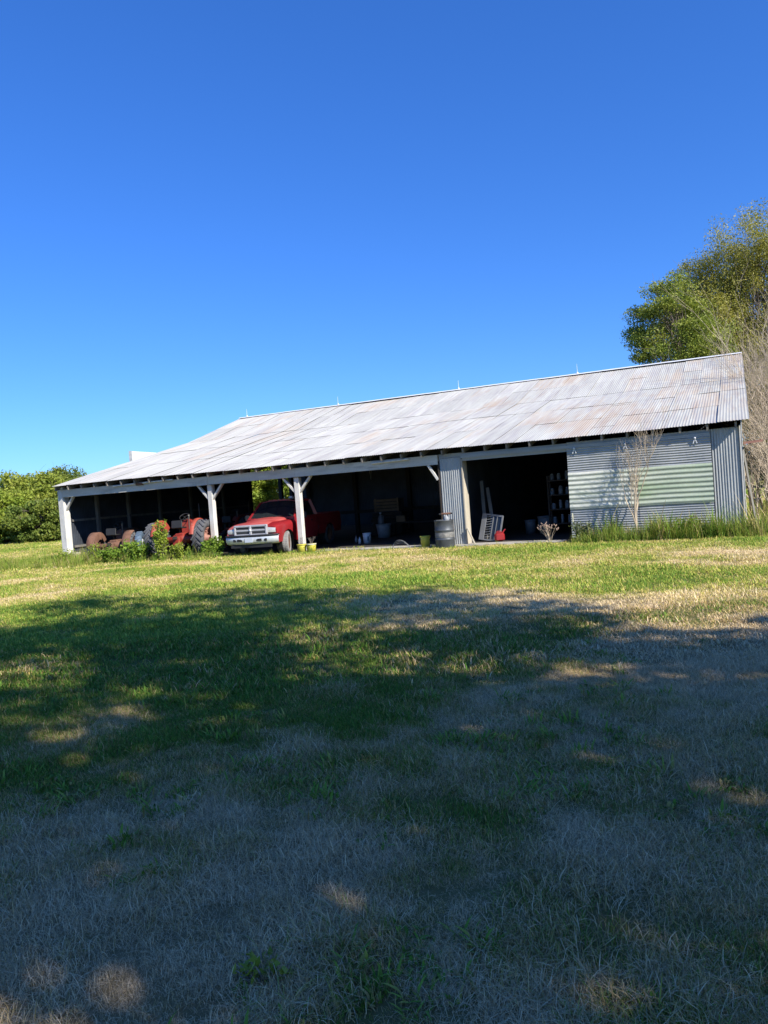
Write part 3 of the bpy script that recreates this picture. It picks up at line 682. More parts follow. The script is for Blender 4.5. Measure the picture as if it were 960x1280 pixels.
# greenhouse: pillars + roof, glass panes inset
wbx, wtx = .90, .74; y0, y1, y2, y3 = .66, 1.34, 2.22, 2.36; zb, zt = 1.20, 1.80
mb = MB()
mb.loft([[(-wtx-.02, y, zt-.06), (-wtx+.05, y, zt-.005), (-.3, y, zt+.03), (.3, y, zt+.03), (wtx-.05, y, zt-.005), (wtx+.02, y, zt-.06)] for y in (y1-.04, y1+.15, 1.8, y2+.05)], smooth=True)
mb.loft([[(-wtx-.02, y1-.04, zt-.06), (wtx+.02, y1-.04, zt-.06)], [(-.3, y1-.04, zt+.03), (.3, y1-.04, zt+.03)]])
for s in (-1, 1):
    mb.beam((s*wbx, y0, zb-.02), (s*wtx, y1, zt-.05), .07, .06); mb.beam((s*(wbx+.01), y3, zb-.02), (s*wtx, y2, zt-.05), .06, .16)
    mb.beam((s*wtx, y1, zt-.05), (s*wtx, y2, zt-.05), .05, .06)
mb.beam((-wbx, y0-.02, zb), (wbx, y0-.02, zb), .08, .05)
mb.build('cab_roof', M['red'], truck)
mb = MB(); mb.loft([[(-wbx+.03, y0+.02, zb), (-.4, y0-.05, zb), (.4, y0-.05, zb), (wbx-.03, y0+.02, zb)], [(-wtx+.02, y1-.01, zt-.05), (-.35, y1-.05, zt-.02), (.35, y1-.05, zt-.02), (wtx-.02, y1-.01, zt-.05)]], smooth=True); mb.build('windshield', M['glass'], truck)
mb = MB()
for s in (-1, 1): mb.tube([(s*.05, y0-.08, zb+.02), (s*.45, y0-.03, zb+.09)], .012, 4); mb.tube([(s*.05-.5, y0-.08, zb+.02), (s*.05-.15, y0-.03, zb+.09)], .01, 4)
mb.build('wiper', M['black'], truck)
mb = MB(); mb.loft([[(-wbx+.03, y3, zb), (wbx-.03, y3, zb)], [(-wtx, y2+.02, zt-.05), (wtx, y2+.02, zt-.05)]]); mb.build('rear_window', M['glass'], truck)
for s in (-1, 1):
    mb = MB(); mb.loft([[(s*(wbx+.015), y0+.12, zb), (s*(wbx+.015), y3-.1, zb)], [(s*(wtx+.012), y1+.02, zt-.07), (s*(wtx+.012), y2-.04, zt-.07)]]); mb.build('side_window', M['glass'], truck)
    d = (lambda m: (m.box((s*.985, 1.32, .80), (.04, 1.24, .72), ch=.012), m.build('door', M['red'], truck))[1])(MB())
    mb = MB(); mb.box((s*1.012, 1.80, 1.02), (.02, .16, .045), ch=.005); mb.build('handle', M['black'], d)
    mb = MB(); mb.box((s*1.12, .98, 1.24), (.18, .08, .22), ch=.02); mb.beam((s*.92, 1.0, 1.2), (s*1.1, .98, 1.2), .04, .04); mb.build('mirror', M['black'], truck)
    # lamps
    mb = MB(); secs = []
    for t in range(6):
        xq = .625+.275*t/5; q = FY-.045+.035*(t/5)**2.2; secs.append([(s*xq, q, .785), (s*xq, q-.014, .87), (s*xq, q+.004, .955-.03*(t/5))])
    mb.loft(secs, smooth=True); mb.build('headlight', M['lens'], truck)
    mb = MB(); mb.box((s*.905, FY+.12, .87), (.03, .12, .12), ch=.01); mb.build('turn_signal', M['amber'], truck)
for k in (-2, -1, 0, 1, 2):
    mb = MB(); mb.box((k*.19, y1+.02, zt+.035), (.09, .05, .03), ch=.008); mb.build('roof_marker', M['amber'], truck)
mb = MB(); mb.box((.42, 1.5, 1.88), (.16, .16, .10), ch=.03); mb.build('roof_lamp', M['whiteplastic'], truck)
# grille: bright crosshair frame, four dark openings with bars
gy = FY-.055
mb = MB()
mb.box((0, gy, 1.025), (1.23, .10, .07), ch=.015); mb.box((0, gy, .735), (1.22, .10, .055), ch=.012); mb.box((0, gy-.005, .88), (1.20, .07, .06), ch=.012)
for x_ in (-.585, .585): mb.box((x_, gy, .88), (.075, .10, .34), ch=.015)
mb.box((0, gy-.012, .88), (.085, .10, .34), ch=.015); gr = mb.build('grille', M['silver'], truck)
for sx in (-1, 1):
    for zc in (.955, .805):
        mb = MB(); mb.box((sx*.295, gy+.02, zc), (.50, .05, .10)); mb.build('grille_opening', M['black'], gr)
        mb = MB()
        for q in (-.022, .022): mb.box((sx*.295, gy-.012, zc+q), (.50, .02, .010))
        mb.build('grille_bar', M['greyplastic'], gr)
mb = MB(); mb.lathe([(0, -.008), (.05, -.005), (.055, .01)], 6, 'y', (0, gy-.068, .88)); mb.build('badge', M['chrome'], gr)
# bumper
mb = MB(); secs = []
for k in range(15):
    t = -1+2*k/14; q = FY-.21+.20*abs(t)**3.2
    sx = t*.99
    secs.append([(sx, q+.10, .69), (sx, q+.005, .68), (sx, q-.015, .60), (sx, q-.005, .52), (sx*.985, q+.04, .44), (sx*.98, q+.12, .415)])
mb.loft(secs, smooth=True)
bmp = mb.build('bumper', M['chrome'], truck)
mb = MB(); mb.loft([[(t*1.0, FY-.225+.20*abs(t)**3.2+e, z) for e, z in ((.16, .735), (.0, .735), (-.012, .705), (.0, .678))] for t in [-1+2*k/14 for k in range(15)]]); mb.build('bumper_pad', M['black'], bmp)
for xq, wq in ((-.56, .12), (-.36, .20), (.36, .20), (.58, .12)):
    mb = MB(); mb.box((xq, FY-.212+.20*abs(xq)**3.2, .565), (wq, .03, .085), ch=.008); mb.build('bumper_slot', M['black'], bmp)
mb = MB(); mb.box((0, FY-.232, .565), (.30, .015, .15), ch=.003); pl = mb.build('licence_plate', M['plate'], bmp)
mb = MB(); mb.box((0, FY-.08, .36), (1.5, .08, .10)); mb.build('air_dam', M['black'], truck)
for s, ry in ((-1, 0), (1, 0), (-1, WB), (1, WB)):
    wheel(truck, 'front_wheel' if ry == 0 else 'rear_wheel', (s*.84, ry, .375), .375, .25, M['rubber_pale'] if ry == 0 else M['rubber'], M['rust'], (PI if s < 0 else 0)+(.32 if ry == 0 else 0))
    mb = MB(); mb.lathe([(.45, -.12), (.45, .1)], 20, 'x', (s*.82, ry, .40)); mb.build('wheel_well', M['black'], truck)

# ------------------------------------------------------------------ tractors (rear axle over the origin, nose towards +y)
def tractor(label, loc, rz, R, w, track, body, fender, hub, tyre, rf, wb, full_fender):
    t = thing('farm_tractor', label, 'tractor', loc, rz, 'old tractors backed into the left bays')
    for s in (-1, 1):
        o = bpy.data.objects.new('rear_wheel', None); COL.objects.link(o); o.parent = t; o.location = (s*track/2, 0, R)
        mb = MB(); r = R-.03
        mb.lathe([(R*.56, -w*.40), (R*.74, -w*.5), (R*.90, -w*.47), (r, -w*.36), (r+.008, 0), (r, w*.36), (R*.90, w*.47), (R*.74, w*.5), (R*.56, w*.40), (R*.56, -w*.4)], 36, 'x')
        nl = 20
        for k in range(nl):
            for g in (-1, 1):
                a0 = 2*PI*(k+(0 if g < 0 else .5))/nl; pts = []
                for q in range(4):
                    u = q/3; a = a0+u*.34; rr = r+.012-.02*u**2; pts.append(Vector((g*w*(.02+.46*u), math.cos(a)*rr, math.sin(a)*rr)))
                for q in range(3): mb.beam(pts[q], pts[q+1]+(pts[q+1]-pts[q])*.06, .045*R/.6, .052*R/.6, up=pts[q])
        mb.build('tyre', tyre, o)
        mb = MB(); mb.lathe([(0, -w*.30), (R*.13, -w*.34), (R*.16, -w*.2), (R*.30, -w*.12), (R*.46, -w*.18), (R*.56, -w*.42), (R*.58, -w*.42), (R*.57, w*.42), (R*.46, w*.18), (R*.3, w*.12), (R*.16, w*.28), (R*.13, w*.5), (0, w*.5)] if s > 0 else
                            [(0, -w*.5), (R*.13, -w*.5), (R*.16, -w*.28), (R*.30, -w*.12), (R*.46, -w*.18), (R*.56, -w*.42), (R*.58, -w*.42), (R*.57, w*.42), (R*.46, w*.18), (R*.3, w*.12), (R*.16, w*.28), (R*.13, w*.34), (0, w*.34)], 24, 'x')
        for k in range(8): mb.lathe([(0, -w*.3), (.02, -w*.3), (.02, w*.3), (0, w*.3)], 6, 'x', (0, math.cos(k*PI/4)*R*.38, math.sin(k*PI/4)*R*.38))
        mb.build('rim', hub, o)
        # fender: curved shell over the inner side of the tyre
        mb = MB(); secs = []; a_0, a_1 = (math.radians(28), math.radians(178)) if full_fender else (math.radians(38), math.radians(165))
        xi = s*(track/2-w*.62); xo = s*(track/2+w*(.45 if full_fender else -.22)); rf_ = R+.07
        for k in range(13):
            a = a_0+(a_1-a_0)*k/12; c, sn = math.cos(a), math.sin(a)
            secs.append([(xi, c*R*.55, R+sn*R*.55), (xi, c*(rf_-.05), R+sn*(rf_-.05)), (xi+s*.03, c*rf_, R+sn*rf_), (xo-s*.03, c*rf_, R+sn*rf_), (xo, c*(rf_-.04), R+sn*(rf_-.04))])
        mb.loft(secs, smooth=True); fo = mb.build('fender', fender, t)
        mb = MB(); mb.lathe([(0, -.03), (.05, -.03), (.055, .02), (0, .03)], 12, 'y', (s*(track/2-w*.4), -R*.62, R*1.78)); mb.build('tail_lamp', M['whiteplastic'] if s < 0 else M['redplastic'], fo)
    mb = MB(); mb.lathe([(.10, -track/2+w*.3), (.10, -.3), (.17, -.22), (.17, .22), (.10, .3), (.10, track/2-w*.3)], 14, 'x', (0, 0, R)); mb.box((0, .25, R+.02), (.36, .7, .42), ch=.04); mb.box((0, -.28, R-.05), (.28, .2, .32), ch=.03); mb.build('axle_housing', body, t)
    mb = MB(); mb.box((0, -.55, R*.62), (.07, .6, .04)); mb.beam((-.3, -.2, R*.8), (-.34, -.75, R*.6), .05, .05); mb.beam((.3, -.2, R*.8), (.34, -.75, R*.6), .05, .05); mb.box((0, -.42, R+.08), (.12, .12, .10)); mb.build('hitch', M['iron'], t)
    mb = MB(); mb.box((0, wb*.55, R*.95), (.34, wb*.75, .34), ch=.04); mb.build('engine', M['iron'], t)
    mb = MB(); hz = R*1.45; secs = []
    for y, wd, h in ((.62, .22, .34), (.9, .25, .40), (wb*.7, .24, .38), (wb+.12, .22, .36), (wb+.2, .19, .32)):
        secs.append([(-wd, y, hz-.12), (-wd, y, hz+h-.12), (-wd*.7, y, hz+h), (0, y, hz+h+.03), (wd*.7, y, hz+h), (wd, y, hz+h-.12), (wd, y, hz-.12)])
    mb.loft(secs, caps=True, smooth=False); mb.build('engine_hood', body, t)
    mb = MB(); mb.box((0, wb+.23, hz+.06), (.34, .04, .36), ch=.01); mb.build('radiator_grille', M['iron'], t)
    mb = MB(); mb.box((0, 0, R+.42), (.42, .36, .05), ch=.02); mb.box((0, -.20, R+.55), (.42, .05, .28), Euler((-.15, 0, 0)), ch=.02); mb.beam((0, .05, R+.15), (0, 0, R+.42), .06, .06); mb.build('seat', M['black'], t)
    mb = MB(); mb.tube([(math.cos(a)*.19, .48+math.sin(a)*.15, R+.80+math.sin(a)*.11) for a in [2*PI*k/20 for k in range(21)]], .014, 6); mb.tube([(0, .48, R+.80), (0, .75, R+.45)], .02, 6)
    for a in (.5, 2.6, 4.7): mb.tube([(0, .48, R+.8), (math.cos(a)*.19, .48+math.sin(a)*.15, R+.80+math.sin(a)*.11)], .01, 4)
    mb.build('steering_wheel', M['black'], t)
    mb = MB(); mb.tube([(.12, wb*.75, hz+.25), (.12, wb*.75, hz+.95)], [.03, .028], 8); mb.build('exhaust_pipe', M['iron'], t)
    mb = MB(); mb.tube([(.20, .35, R+.1), (.26, .25, R+.6), (.34, .10, R+.85)], [.022, .02, .03], 6); mb.build('lever', M['studwood'], t)
    mb = MB(); mb.beam((-track*.42, wb, rf+.05), (track*.42, wb, rf+.05), .09, .09); mb.build('front_axle', body, t)
    for s in (-1, 1): wheel(t, 'front_wheel', (s*track*.44, wb, rf), rf, .17, M['rubber'], hub, PI if s < 0 else 0)
    return t
tractor('red tractor with big lugged rear tyres beside the second post', (-18.72, -.35, 0), .24, .66, .43, 1.84, M['tred'], M['torange'], M['hub'], M['rubber_grey'], .36, 2.0, False)
tractor('rusty brown old tractor nearest the left corner post', (-22.7, .45, 0), .30, .50, .32, 1.52, M['rust'], M['rust'], M['rust'], M['rubber_grey'], .30, 1.7, True)
tractor('darker red tractor deep in shade behind the second post', (-19.3, 3.4, .01), .1, .62, .36, 1.55, M['tred'], M['tred'], M['rust'], M['rubber'], .36, 2.0, False)
t = thing('spare_tractor_tyre', 'blue grey old wheel leaning upright between the rusty and red tractors', 'wheel', (-21.0, .05, 0), .55)
mb = MB(); Rr = .50
mb.lathe([(Rr*.5, -.10), (Rr*.8, -.14), (Rr, -.09), (Rr, .09), (Rr*.8, .14), (Rr*.5, .10), (Rr*.5, -.1)], 28, 'x', (0, 0, Rr+.0))
for k in range(18):
    a = 2*PI*k/18; Rm = Matrix.Rotation(a, 3, 'X'); mb.box(Vector((0, 0, Rr)) + Rm @ Vector((0, 0, Rr)), (.2, .05, .03), Rm @ Matrix.Rotation(.4, 3, 'Z'))
mb.build('tyre', M['bluegrey'], t)
mb = MB(); mb.lathe([(0, -.04), (.12, -.06), (.26, -.09), (.26, .09), (0, .04)], 20, 'x', (0, 0, Rr)); mb.build('rim', M['whitemetal'], t)

# ------------------------------------------------------------------ things in and around the bays
def bucket(name, label, cat, loc, r0, r1, h, mat, rimmat=None, handle=True, group=None, contents=None, rz=0):
    t = thing(name, label, cat, loc, rz, group)
    mb = MB(); mb.lathe([(0, .004), (r0, 0), (r0*.3+r1*.7, h*.7), (r1, h), (r1-.012, h), (r0-.012, .02), (0, .02)], 20); mb.build('shell', mat, t)
    mb = MB(); mb.lathe([(r1-.002, h-.035), (r1+.012, h-.03), (r1+.012, h+.004), (r1-.006, h+.006)], 20); mb.build('rim', rimmat or mat, t)
    if handle:
        mb = MB(); mb.tube([(math.cos(a)*(r1+.01), -.03-math.sin(a)*r1*.5, h-.05-math.sin(a)*h*.28) for a in [PI*k/12 for k in range(13)]], .006, 4); mb.build('handle', M['iron'], t)
    if contents:
        mb = MB(); mb.lathe([(0, h*.86), (r1*.6, h*.87), (r1*.93, h*.84)], 16); mb.build('contents', contents, t)
    return t
def stalks(name, label, cat, loc, n, h, spread, mat, seed, heads=None, group=None, r0=.006):
    t = thing(name, label, cat, loc, 0, group); rr = random.Random(seed); mb = MB(); hp = []
    for i in range(n):
        a = rr.uniform(0, 2*PI); l = h*rr.uniform(.55, 1); s = spread*rr.uniform(.2, 1)
        p = [(0.03*math.cos(a), .03*math.sin(a), 0), (s*.4*math.cos(a), s*.4*math.sin(a), l*.5), (s*math.cos(a), s*math.sin(a), l)]
        mb.tube(p, [r0, r0*.8, r0*.4], 4)
        for q in range(3):
            u = rr.uniform(.4, .95); b0 = Vector(p[1]).lerp(Vector(p[2]), u); b1 = b0+Vector((rr.uniform(-1, 1), rr.uniform(-1, 1), rr.uniform(.2, 1)))*l*.2
            mb.tube([b0, b1], [r0*.5, r0*.3], 3); hp.append(b1)
        hp.append(Vector(p[2]))
    mb.build('stalks', mat, t)
    if heads:
        m2 = MB()
        for p in hp:
            for q in range(2): m2.lathe([(0, -.016), (.015, -.006), (.017, .006), (0, .014)], 5, 'z', p+Vector((rr.uniform(-.015, .015), rr.uniform(-.015, .015), q*.02)))
        m2.build('flower_heads', heads, t)
    return t
for i, (x_, lb) in enumerate(((-13.55, 'yellow bucket planter just right of the third post'), (-13.20, 'yellow and cream bucket planter beside the bare slab edge'))):
    bucket('bucket', lb, 'bucket', (x_, -.48+.04*i, .0), .125, .155, .30, M['yellow'], M['cream'] if i else M['yellow'], group='yellow bucket planters', contents=M['dirt'])
    stalks('potted_plant', ('dry grey stalks growing in the yellow bucket next to the third post', 'dry grey stalks growing in the cream-rimmed yellow bucket')[i], 'plant', (x_, -.48+.04*i, .25), 14, .28, .16, M['twig_dark'], 40+i, group='dry plants in the buckets')
t = bucket('bucket', 'white plastic bucket standing inside the dark middle bay', 'bucket', (-12.35, 2.0, .055), .13, .15, .36, M['whiteplastic'])
mb = MB(); mb.box((.10, -.105, .17), (.06, .02, .16), Euler((0, 0, .75))); mb.build('label_print', M['bluegrey'], t)
bucket('tub', 'big grey bin at the back of the middle bay', 'tub', (-12.9, 4.6, .055), .24, .29, .52, M['palegrey'], handle=False)
t = thing('jug', 'pale jug on top of the big grey bin', 'jug', (-13.0, 4.6, .58)); mb = MB(); mb.lathe([(0, 0), (.11, .0), (.12, .05), (.115, .22), (.06, .32), (.035, .36), (.035, .40), (0, .41)], 14); mb.build('body', M['greyplastic'], t); mb = MB(); mb.lathe([(0, .40), (.042, .40), (.042, .45), (0, .455)], 10); mb.build('cap', M['whiteplastic'], t); mb = MB(); mb.tube([(.05, 0, .34), (.13, 0, .30), (.115, 0, .18)], .013, 6); mb.build('handle', M['greyplastic'], t)
mb = MB(); mb.box((0, 0, .12), (.36, .28, .24), ch=.01); mb.box((0, -.145, .12), (.34, .01, .03)); mb.box((0, 0, .245), (.37, .04, .006)); tag(mb.build('cardboard_box', M['cardboard'], None, (-12.45, 5.3, .6), (0, 0, .3)), 'brown cardboard box on the bench right of the grey bin', 'box')
t = thing('work_bench', 'low dark bench along the partition of the middle bay', 'bench', (-11.6, 5.6, .055))
mb = MB(); mb.box((0, 0, .51), (2.6, .6, .06)); mb.build('bench_top', M['shadewood'], t)
for sx in (-1.2, 1.2):
    for sy in (-.24, .24): mb = MB(); mb.box((sx, sy, .24), (.08, .08, .48)); mb.build('leg', M['shadewood'], t)
t = thing('crate', 'slatted brown crate stacked beside the truck in the middle bay', 'crate', (-14.6+1.3, 6.1, 1.0))
for k in range(4):
    mb = MB(); mb.box((0, -.26, .08+k*.13), (1.1, .025, .10)); mb.build('slat', M['cardboard'], t)
for sx in (-.5, .5): mb = MB(); mb.box((sx, -.23, .28), (.06, .03, .56)); mb.build('corner_batten', M['cardboard'], t)
mb = MB(); mb.box((0, .02, .03), (1.1, .5, .03)); mb.box((0, .27, .28), (1.1, .02, .5)); mb.build('back_board', M['shadewood'], t)
t = thing('pallet_stack', 'dark stack of boards under the brown crate', 'lumber stack', (-13.3, 6.1, .055))
for k in range(7): mb = MB(); mb.box((rnd.uniform(-.05, .05), rnd.uniform(-.03, .03), .065+k*.134), (1.3, .7, .12)); mb.build('board', M['shadewood'], t)
for i, (x_, y_, m_) in enumerate(((-13.1, 2.6, 'palegrey'), (-12.6, 1.9, 'whiteplastic'))):
    t = thing('bottle', ('small grey bottle on the floor left of the white bucket', 'small white bottle on the floor close to the white bucket')[i], 'bottle', (x_, y_, .055), 0, 'bottles on the slab')
    mb = MB(); mb.lathe([(0, 0), (.05, 0), (.05, .14), (.02, .19), (.018, .23), (0, .23)], 12); mb.build('body', M[m_], t)
    mb = MB(); mb.lathe([(0, .225), (.022, .225), (.022, .25), (0, .25)], 8); mb.build('cap', M['bluegrey'], t)
for i, (x_, l_, lb) in enumerate(((-14.2, 1.1, 'pale rope loop hanging in the shade right of the truck'), (-13.2, 1.5, 'long pale rope hanging from a rafter in the middle bay'))):
    mb = MB(); z_ = roofz(4.2)-.2; mb.tube([(x_, 4.2, z_), (x_+.03, 4.2, z_-l_*.6), (x_+.10, 4.2, z_-l_), (x_+.16, 4.2, z_-l_*.6), (x_+.12, 4.2, z_)], .014, 5); tag(mb.build('hanging_rope', M['palegrey']), lb, 'rope', 'ropes hanging in the middle bay')
t = thing('shovel', 'shovel with a grey handle leaning on the partition of the middle bay', 'shovel', (-10.2, 7.6, .06)); t.rotation_euler = (-.2, .08, 0)
mb = MB(); mb.tube([(0, 0, .3), (0, 0, 1.5)], .018, 6); mb.build('handle', M['studwood'], t); mb = MB(); mb.loft([[(-.1, 0, .32), (0, .02, .34), (.1, 0, .32)], [(-.11, 0, .15), (0, .03, .14), (.11, 0, .15)], [(-.03, 0, .02), (0, .02, .0), (.03, 0, .02)]]); mb.build('blade', M['iron'], t)
# hoop and bucket by the drum
mb = MB()
for q in range(3): mb.tube([(math.cos(a)*(.26+.02*q), .05*math.sin(3*a)+.05*q, .0+abs(math.sin(a))*(.30-.05*q)) for a in [PI*k/18 for k in range(19)]], .009, 5)
tag(mb.build('hose_loop', M['greyplastic'], None, (-9.95, -.55, 0), (0, 0, .15)), 'arched loops of grey hose standing in the grass left of the steel drum', 'hose')
bucket('bucket', 'yellow bucket half hidden behind the steel drum', 'bucket', (-9.15, -.38, .02), .13, .155, .36, M['yellow'], contents=M['dirt'], rz=.4)
t = thing('steel_drum', 'weathered grey steel drum in front of the clad column', 'drum', (-8.42, -.58, 0))
mb = MB(); pr = [(0, .02), (.285, .02), (.295, 0), (.30, .02)]
for z in (.27, .55): pr += [(.29, z-.04), (.30, z-.02), (.305, z), (.30, z+.02), (.29, z+.04)]
pr += [(.29, .82), (.302, .835), (.302, .855), (.285, .855), (.282, .82), (0, .815)]
mb.lathe(pr, 32); mb.build('shell', M['drum'], t)
mb = MB(); mb.lathe([(.2925, .33), (.2945, .345), (.2945, .47), (.2925, .485)], 32); mb.build('worn_band', M['drumband'], t)
for bx in (-.17, .17): mb = MB(); mb.lathe([(0, .0), (.035, 0), (.035, .03), (0, .03)], 8, 'z', (bx, 0, .815)); mb.build('bung', M['iron'], t)
t = thing('hand_sprayer', 'small sprayer with a dark red head standing on the steel drum', 'sprayer', (-8.32, -.62, .817), .2)
mb = MB(); mb.lathe([(0, 0), (.085, 0), (.09, .05), (.075, .12), (.03, .16), (.03, .19), (0, .19)], 12); mb.build('bottle', M['palegrey'], t)
mb = MB(); mb.box((0, 0, .225), (.30, .06, .06), ch=.015); mb.beam((.03, 0, .2), (.0, 0, .13), .03, .04); mb.build('spray_head', M['rust'], t)
mb = MB(); mb.box((-.17, 0, .225), (.07, .05, .05)); mb.box((.17, 0, .225), (.06, .05, .05)); mb.build('grip', M['black'], t)
# leaning screen frame, red can, boards in the doorway
t = thing('window_frame', 'pale aluminium window frame leaning in the dark doorway', 'window frame', (-7.40, .62, .06), -.12); t.rotation_euler = (-.20, .16, -.12)
mb = MB()
for x_, w_ in ((-.30, .16), (.30, .05)): mb.box((x_, 0, .42), (w_, .05, .84), ch=.006)
mb.box((.04, .002, .82), (.52, .045, .05)); mb.box((.04, .002, .03), (.52, .045, .05)); mb.build('frame', M['greyplastic'], t)
mb = MB(); mb.box((0, .003, .42), (.03, .04, .74)); mb.box((.13, .003, .42), (.02, .04, .74)); mb.build('mullion', M['greyplastic'], t)
mb = MB()
for k in range(9): mb.beam((-.20, -.004, .10+k*.08), (-.03, -.004, .15+k*.08), .012, .012)
mb.build('lattice', M['palegrey'], t)
mb = MB(); mb.box((.10, .012, .42), (.36, .006, .74)); mb.build('pane', M['glass'], t)
t = thing('fuel_can', 'bright red fuel can on the floor by the leaning window frame', 'fuel can', (-7.02, .42, .06), .5)
mb = MB(); mb.box((0, 0, .13), (.30, .20, .24), ch=.04); mb.box((0, 0, .27), (.2, .05, .03), ch=.008); mb.build('body', M['redplastic'], t)
mb = MB(); mb.tube([(.10, 0, .24), (.16, 0, .33), (.20, 0, .36)], [.025, .02, .016], 8); mb.build('spout', M['redplastic'], t)
mb = MB(); mb.tube([(-.1, 0, .25), (-.06, 0, .31), (.04, 0, .31), (.07, 0, .25)], .014, 6); mb.build('handle', M['redplastic'], t)
for i, (a, b_) in enumerate((((-7.62, 1.0, .06), (-7.85, 1.6, 1.95)), ((-7.35, 1.1, .06), (-7.70, 1.7, 1.72)))):
    mb = MB(); mb.beam(a, b_, .11, .035, up=(0, 1, 0)); tag(mb.build('leaning_board', M['studwood']), ('tall grey board leaning inside the doorway, left one', 'shorter grey board leaning inside the doorway, right one')[i], 'board', 'boards leaning inside the doorway')
bucket('tub', 'large pale grey bin inside the doorway', 'tub', (-6.15, 2.9, .055), .23, .27, .58, M['greyplastic'], handle=False, group='bins inside the doorway')
bucket('tub', 'smaller grey bin left of the large one inside the doorway', 'tub', (-6.75, 3.2, .055), .16, .19, .46, M['greyplastic'], handle=False, group='bins inside the doorway')
t = thing('storage_shelf', 'dark shelf unit holding jars behind the sliding door edge', 'shelf', (-5.35, 2.3, .055))
for k in range(4): mb = MB(); mb.box((0, 0, .35+k*.46), (1.0, .36, .035)); mb.build('shelf_board', M['shadewood'], t)
for sx in (-.48, .48):
    for sy in (-.15, .15): mb = MB(); mb.box((sx, sy, .95), (.05, .05, 1.9)); mb.build('upright', M['shadewood'], t)
jl = ['dusty jar on the bottom shelf', 'dusty jar on the second shelf', 'dusty jar on the third shelf', 'dusty jar on the top shelf']
for k in range(4):
    for i in range(4):
        h = .15+rnd.random()*.12; q = .05+rnd.random()*.035
        t = thing('jar', jl[k]+', '+('leftmost', 'second from the left', 'third from the left', 'rightmost')[i]+' in its row', 'jar', (-5.35-.36+i*.235+rnd.uniform(-.03, .03), 2.3-.02, .055+.35+k*.46+.018), 0, 'jars on the dark shelf')
        mb = MB(); mb.lathe([(0, 0), (q, 0), (q*1.02, h*.1), (q, h*.8), (q*.7, h*.92), (q*.7, h), (0, h)], 10); mb.build('glass', M['jar'], t)
        mb = MB(); mb.lathe([(0, h-.01), (q*.75, h-.01), (q*.75, h+.02), (0, h+.02)], 10); mb.build('lid', M['palegrey'], t)

# white shed behind the left end of the roof
def at(u, depth, z=0):
    k = (u-480)/960; return Vector((CAM.x+depth*(-math.sin(YAW)+math.cos(YAW)*k), CAM.y+depth*(math.cos(YAW)+math.sin(YAW)*k), z))
sh = thing('white_shed', 'white metal shed showing above the left roof edge', 'shed', tuple(at(170, 52)), .74)
for k in range(7):
    put('wall_sheet', wall_panel('wall_sheet', .10+k*.62, .10+(k+1)*.62, 0, 5.78-.075*k, 5.78-.075*(k+1), M['whitemetal'], .155, .005, 6, 2), sh, (0, -.004*(k % 2), 0))
mb = MB(); mb.box((0, .08, 2.9), (.20, .2, 5.8)); mb.build('corner_post', M['palegrey'], sh)
mb = MB(); mb.beam((2.2, .06, 5.56), (2.2, 4.0, 5.50), 4.5, .05); mb.build('roof', M['whitemetal'], sh)
mb = MB(); mb.box((2.2, 3.9, 2.6), (4.3, .08, 5.2)); mb.build('rear_wall', M['whitemetal'], sh)
mb = MB(); mb.box((4.36, 2, 2.55), (.08, 3.7, 5.1)); mb.build('side_wall', M['whitemetal'], sh)
mb = MB(); mb.box((.04, 2.05, 2.65), (.08, 3.6, 5.3)); mb.build('side_wall', M['whitemetal'], sh)

# ------------------------------------------------------------------ plants
def leaf_arrays(c, size, rs, aspect=.45, up=.3, tone=None):
    n = len(c)
    a = rs.normal(size=(n, 3)); a /= np.linalg.norm(a, axis=1)[:, None]
    b = rs.normal(size=(n, 3)); b[:, 2] *= (1-up); b -= a*(a*b).sum(1)[:, None]; b /= np.linalg.norm(b, axis=1)[:, None]
    s = size*(.6+.8*rs.rand(n))[:, None]
    nrm = np.cross(a, b)
    v = np.stack([c-a*s*.5, c+b*s*aspect*.5+nrm*s*.06, c+a*s*.5, c-b*s*aspect*.5+nrm*s*.06], 1).reshape(-1, 3)
    f = np.arange(n*4).reshape(n, 4)
    tn = np.clip((rs.rand(n) if tone is None else tone), 0, 1)
    return v, f, np.repeat(tn, 4)
def limb(mb, p, q, r0, r1, rr, n=5, bow=.12, seg=4):
    p, q = Vector(p), Vector(q); d = q-p; l = d.length; off = Vector((rr.uniform(-1, 1), rr.uniform(-1, 1), rr.uniform(.2, 1)))*l*bow
    pts = []; rad = []
    for i in range(seg+1):
        t = i/seg; w = 4*t*(1-t); jit = Vector((rr.uniform(-1, 1), rr.uniform(-1, 1), rr.uniform(-1, 1)))*l*.018*(0 < i < seg)
        pts.append(p+d*t+off*w+jit); rad.append(r0+(r1-r0)*t)
    mb.tube(pts, rad, n, cap=False); return pts
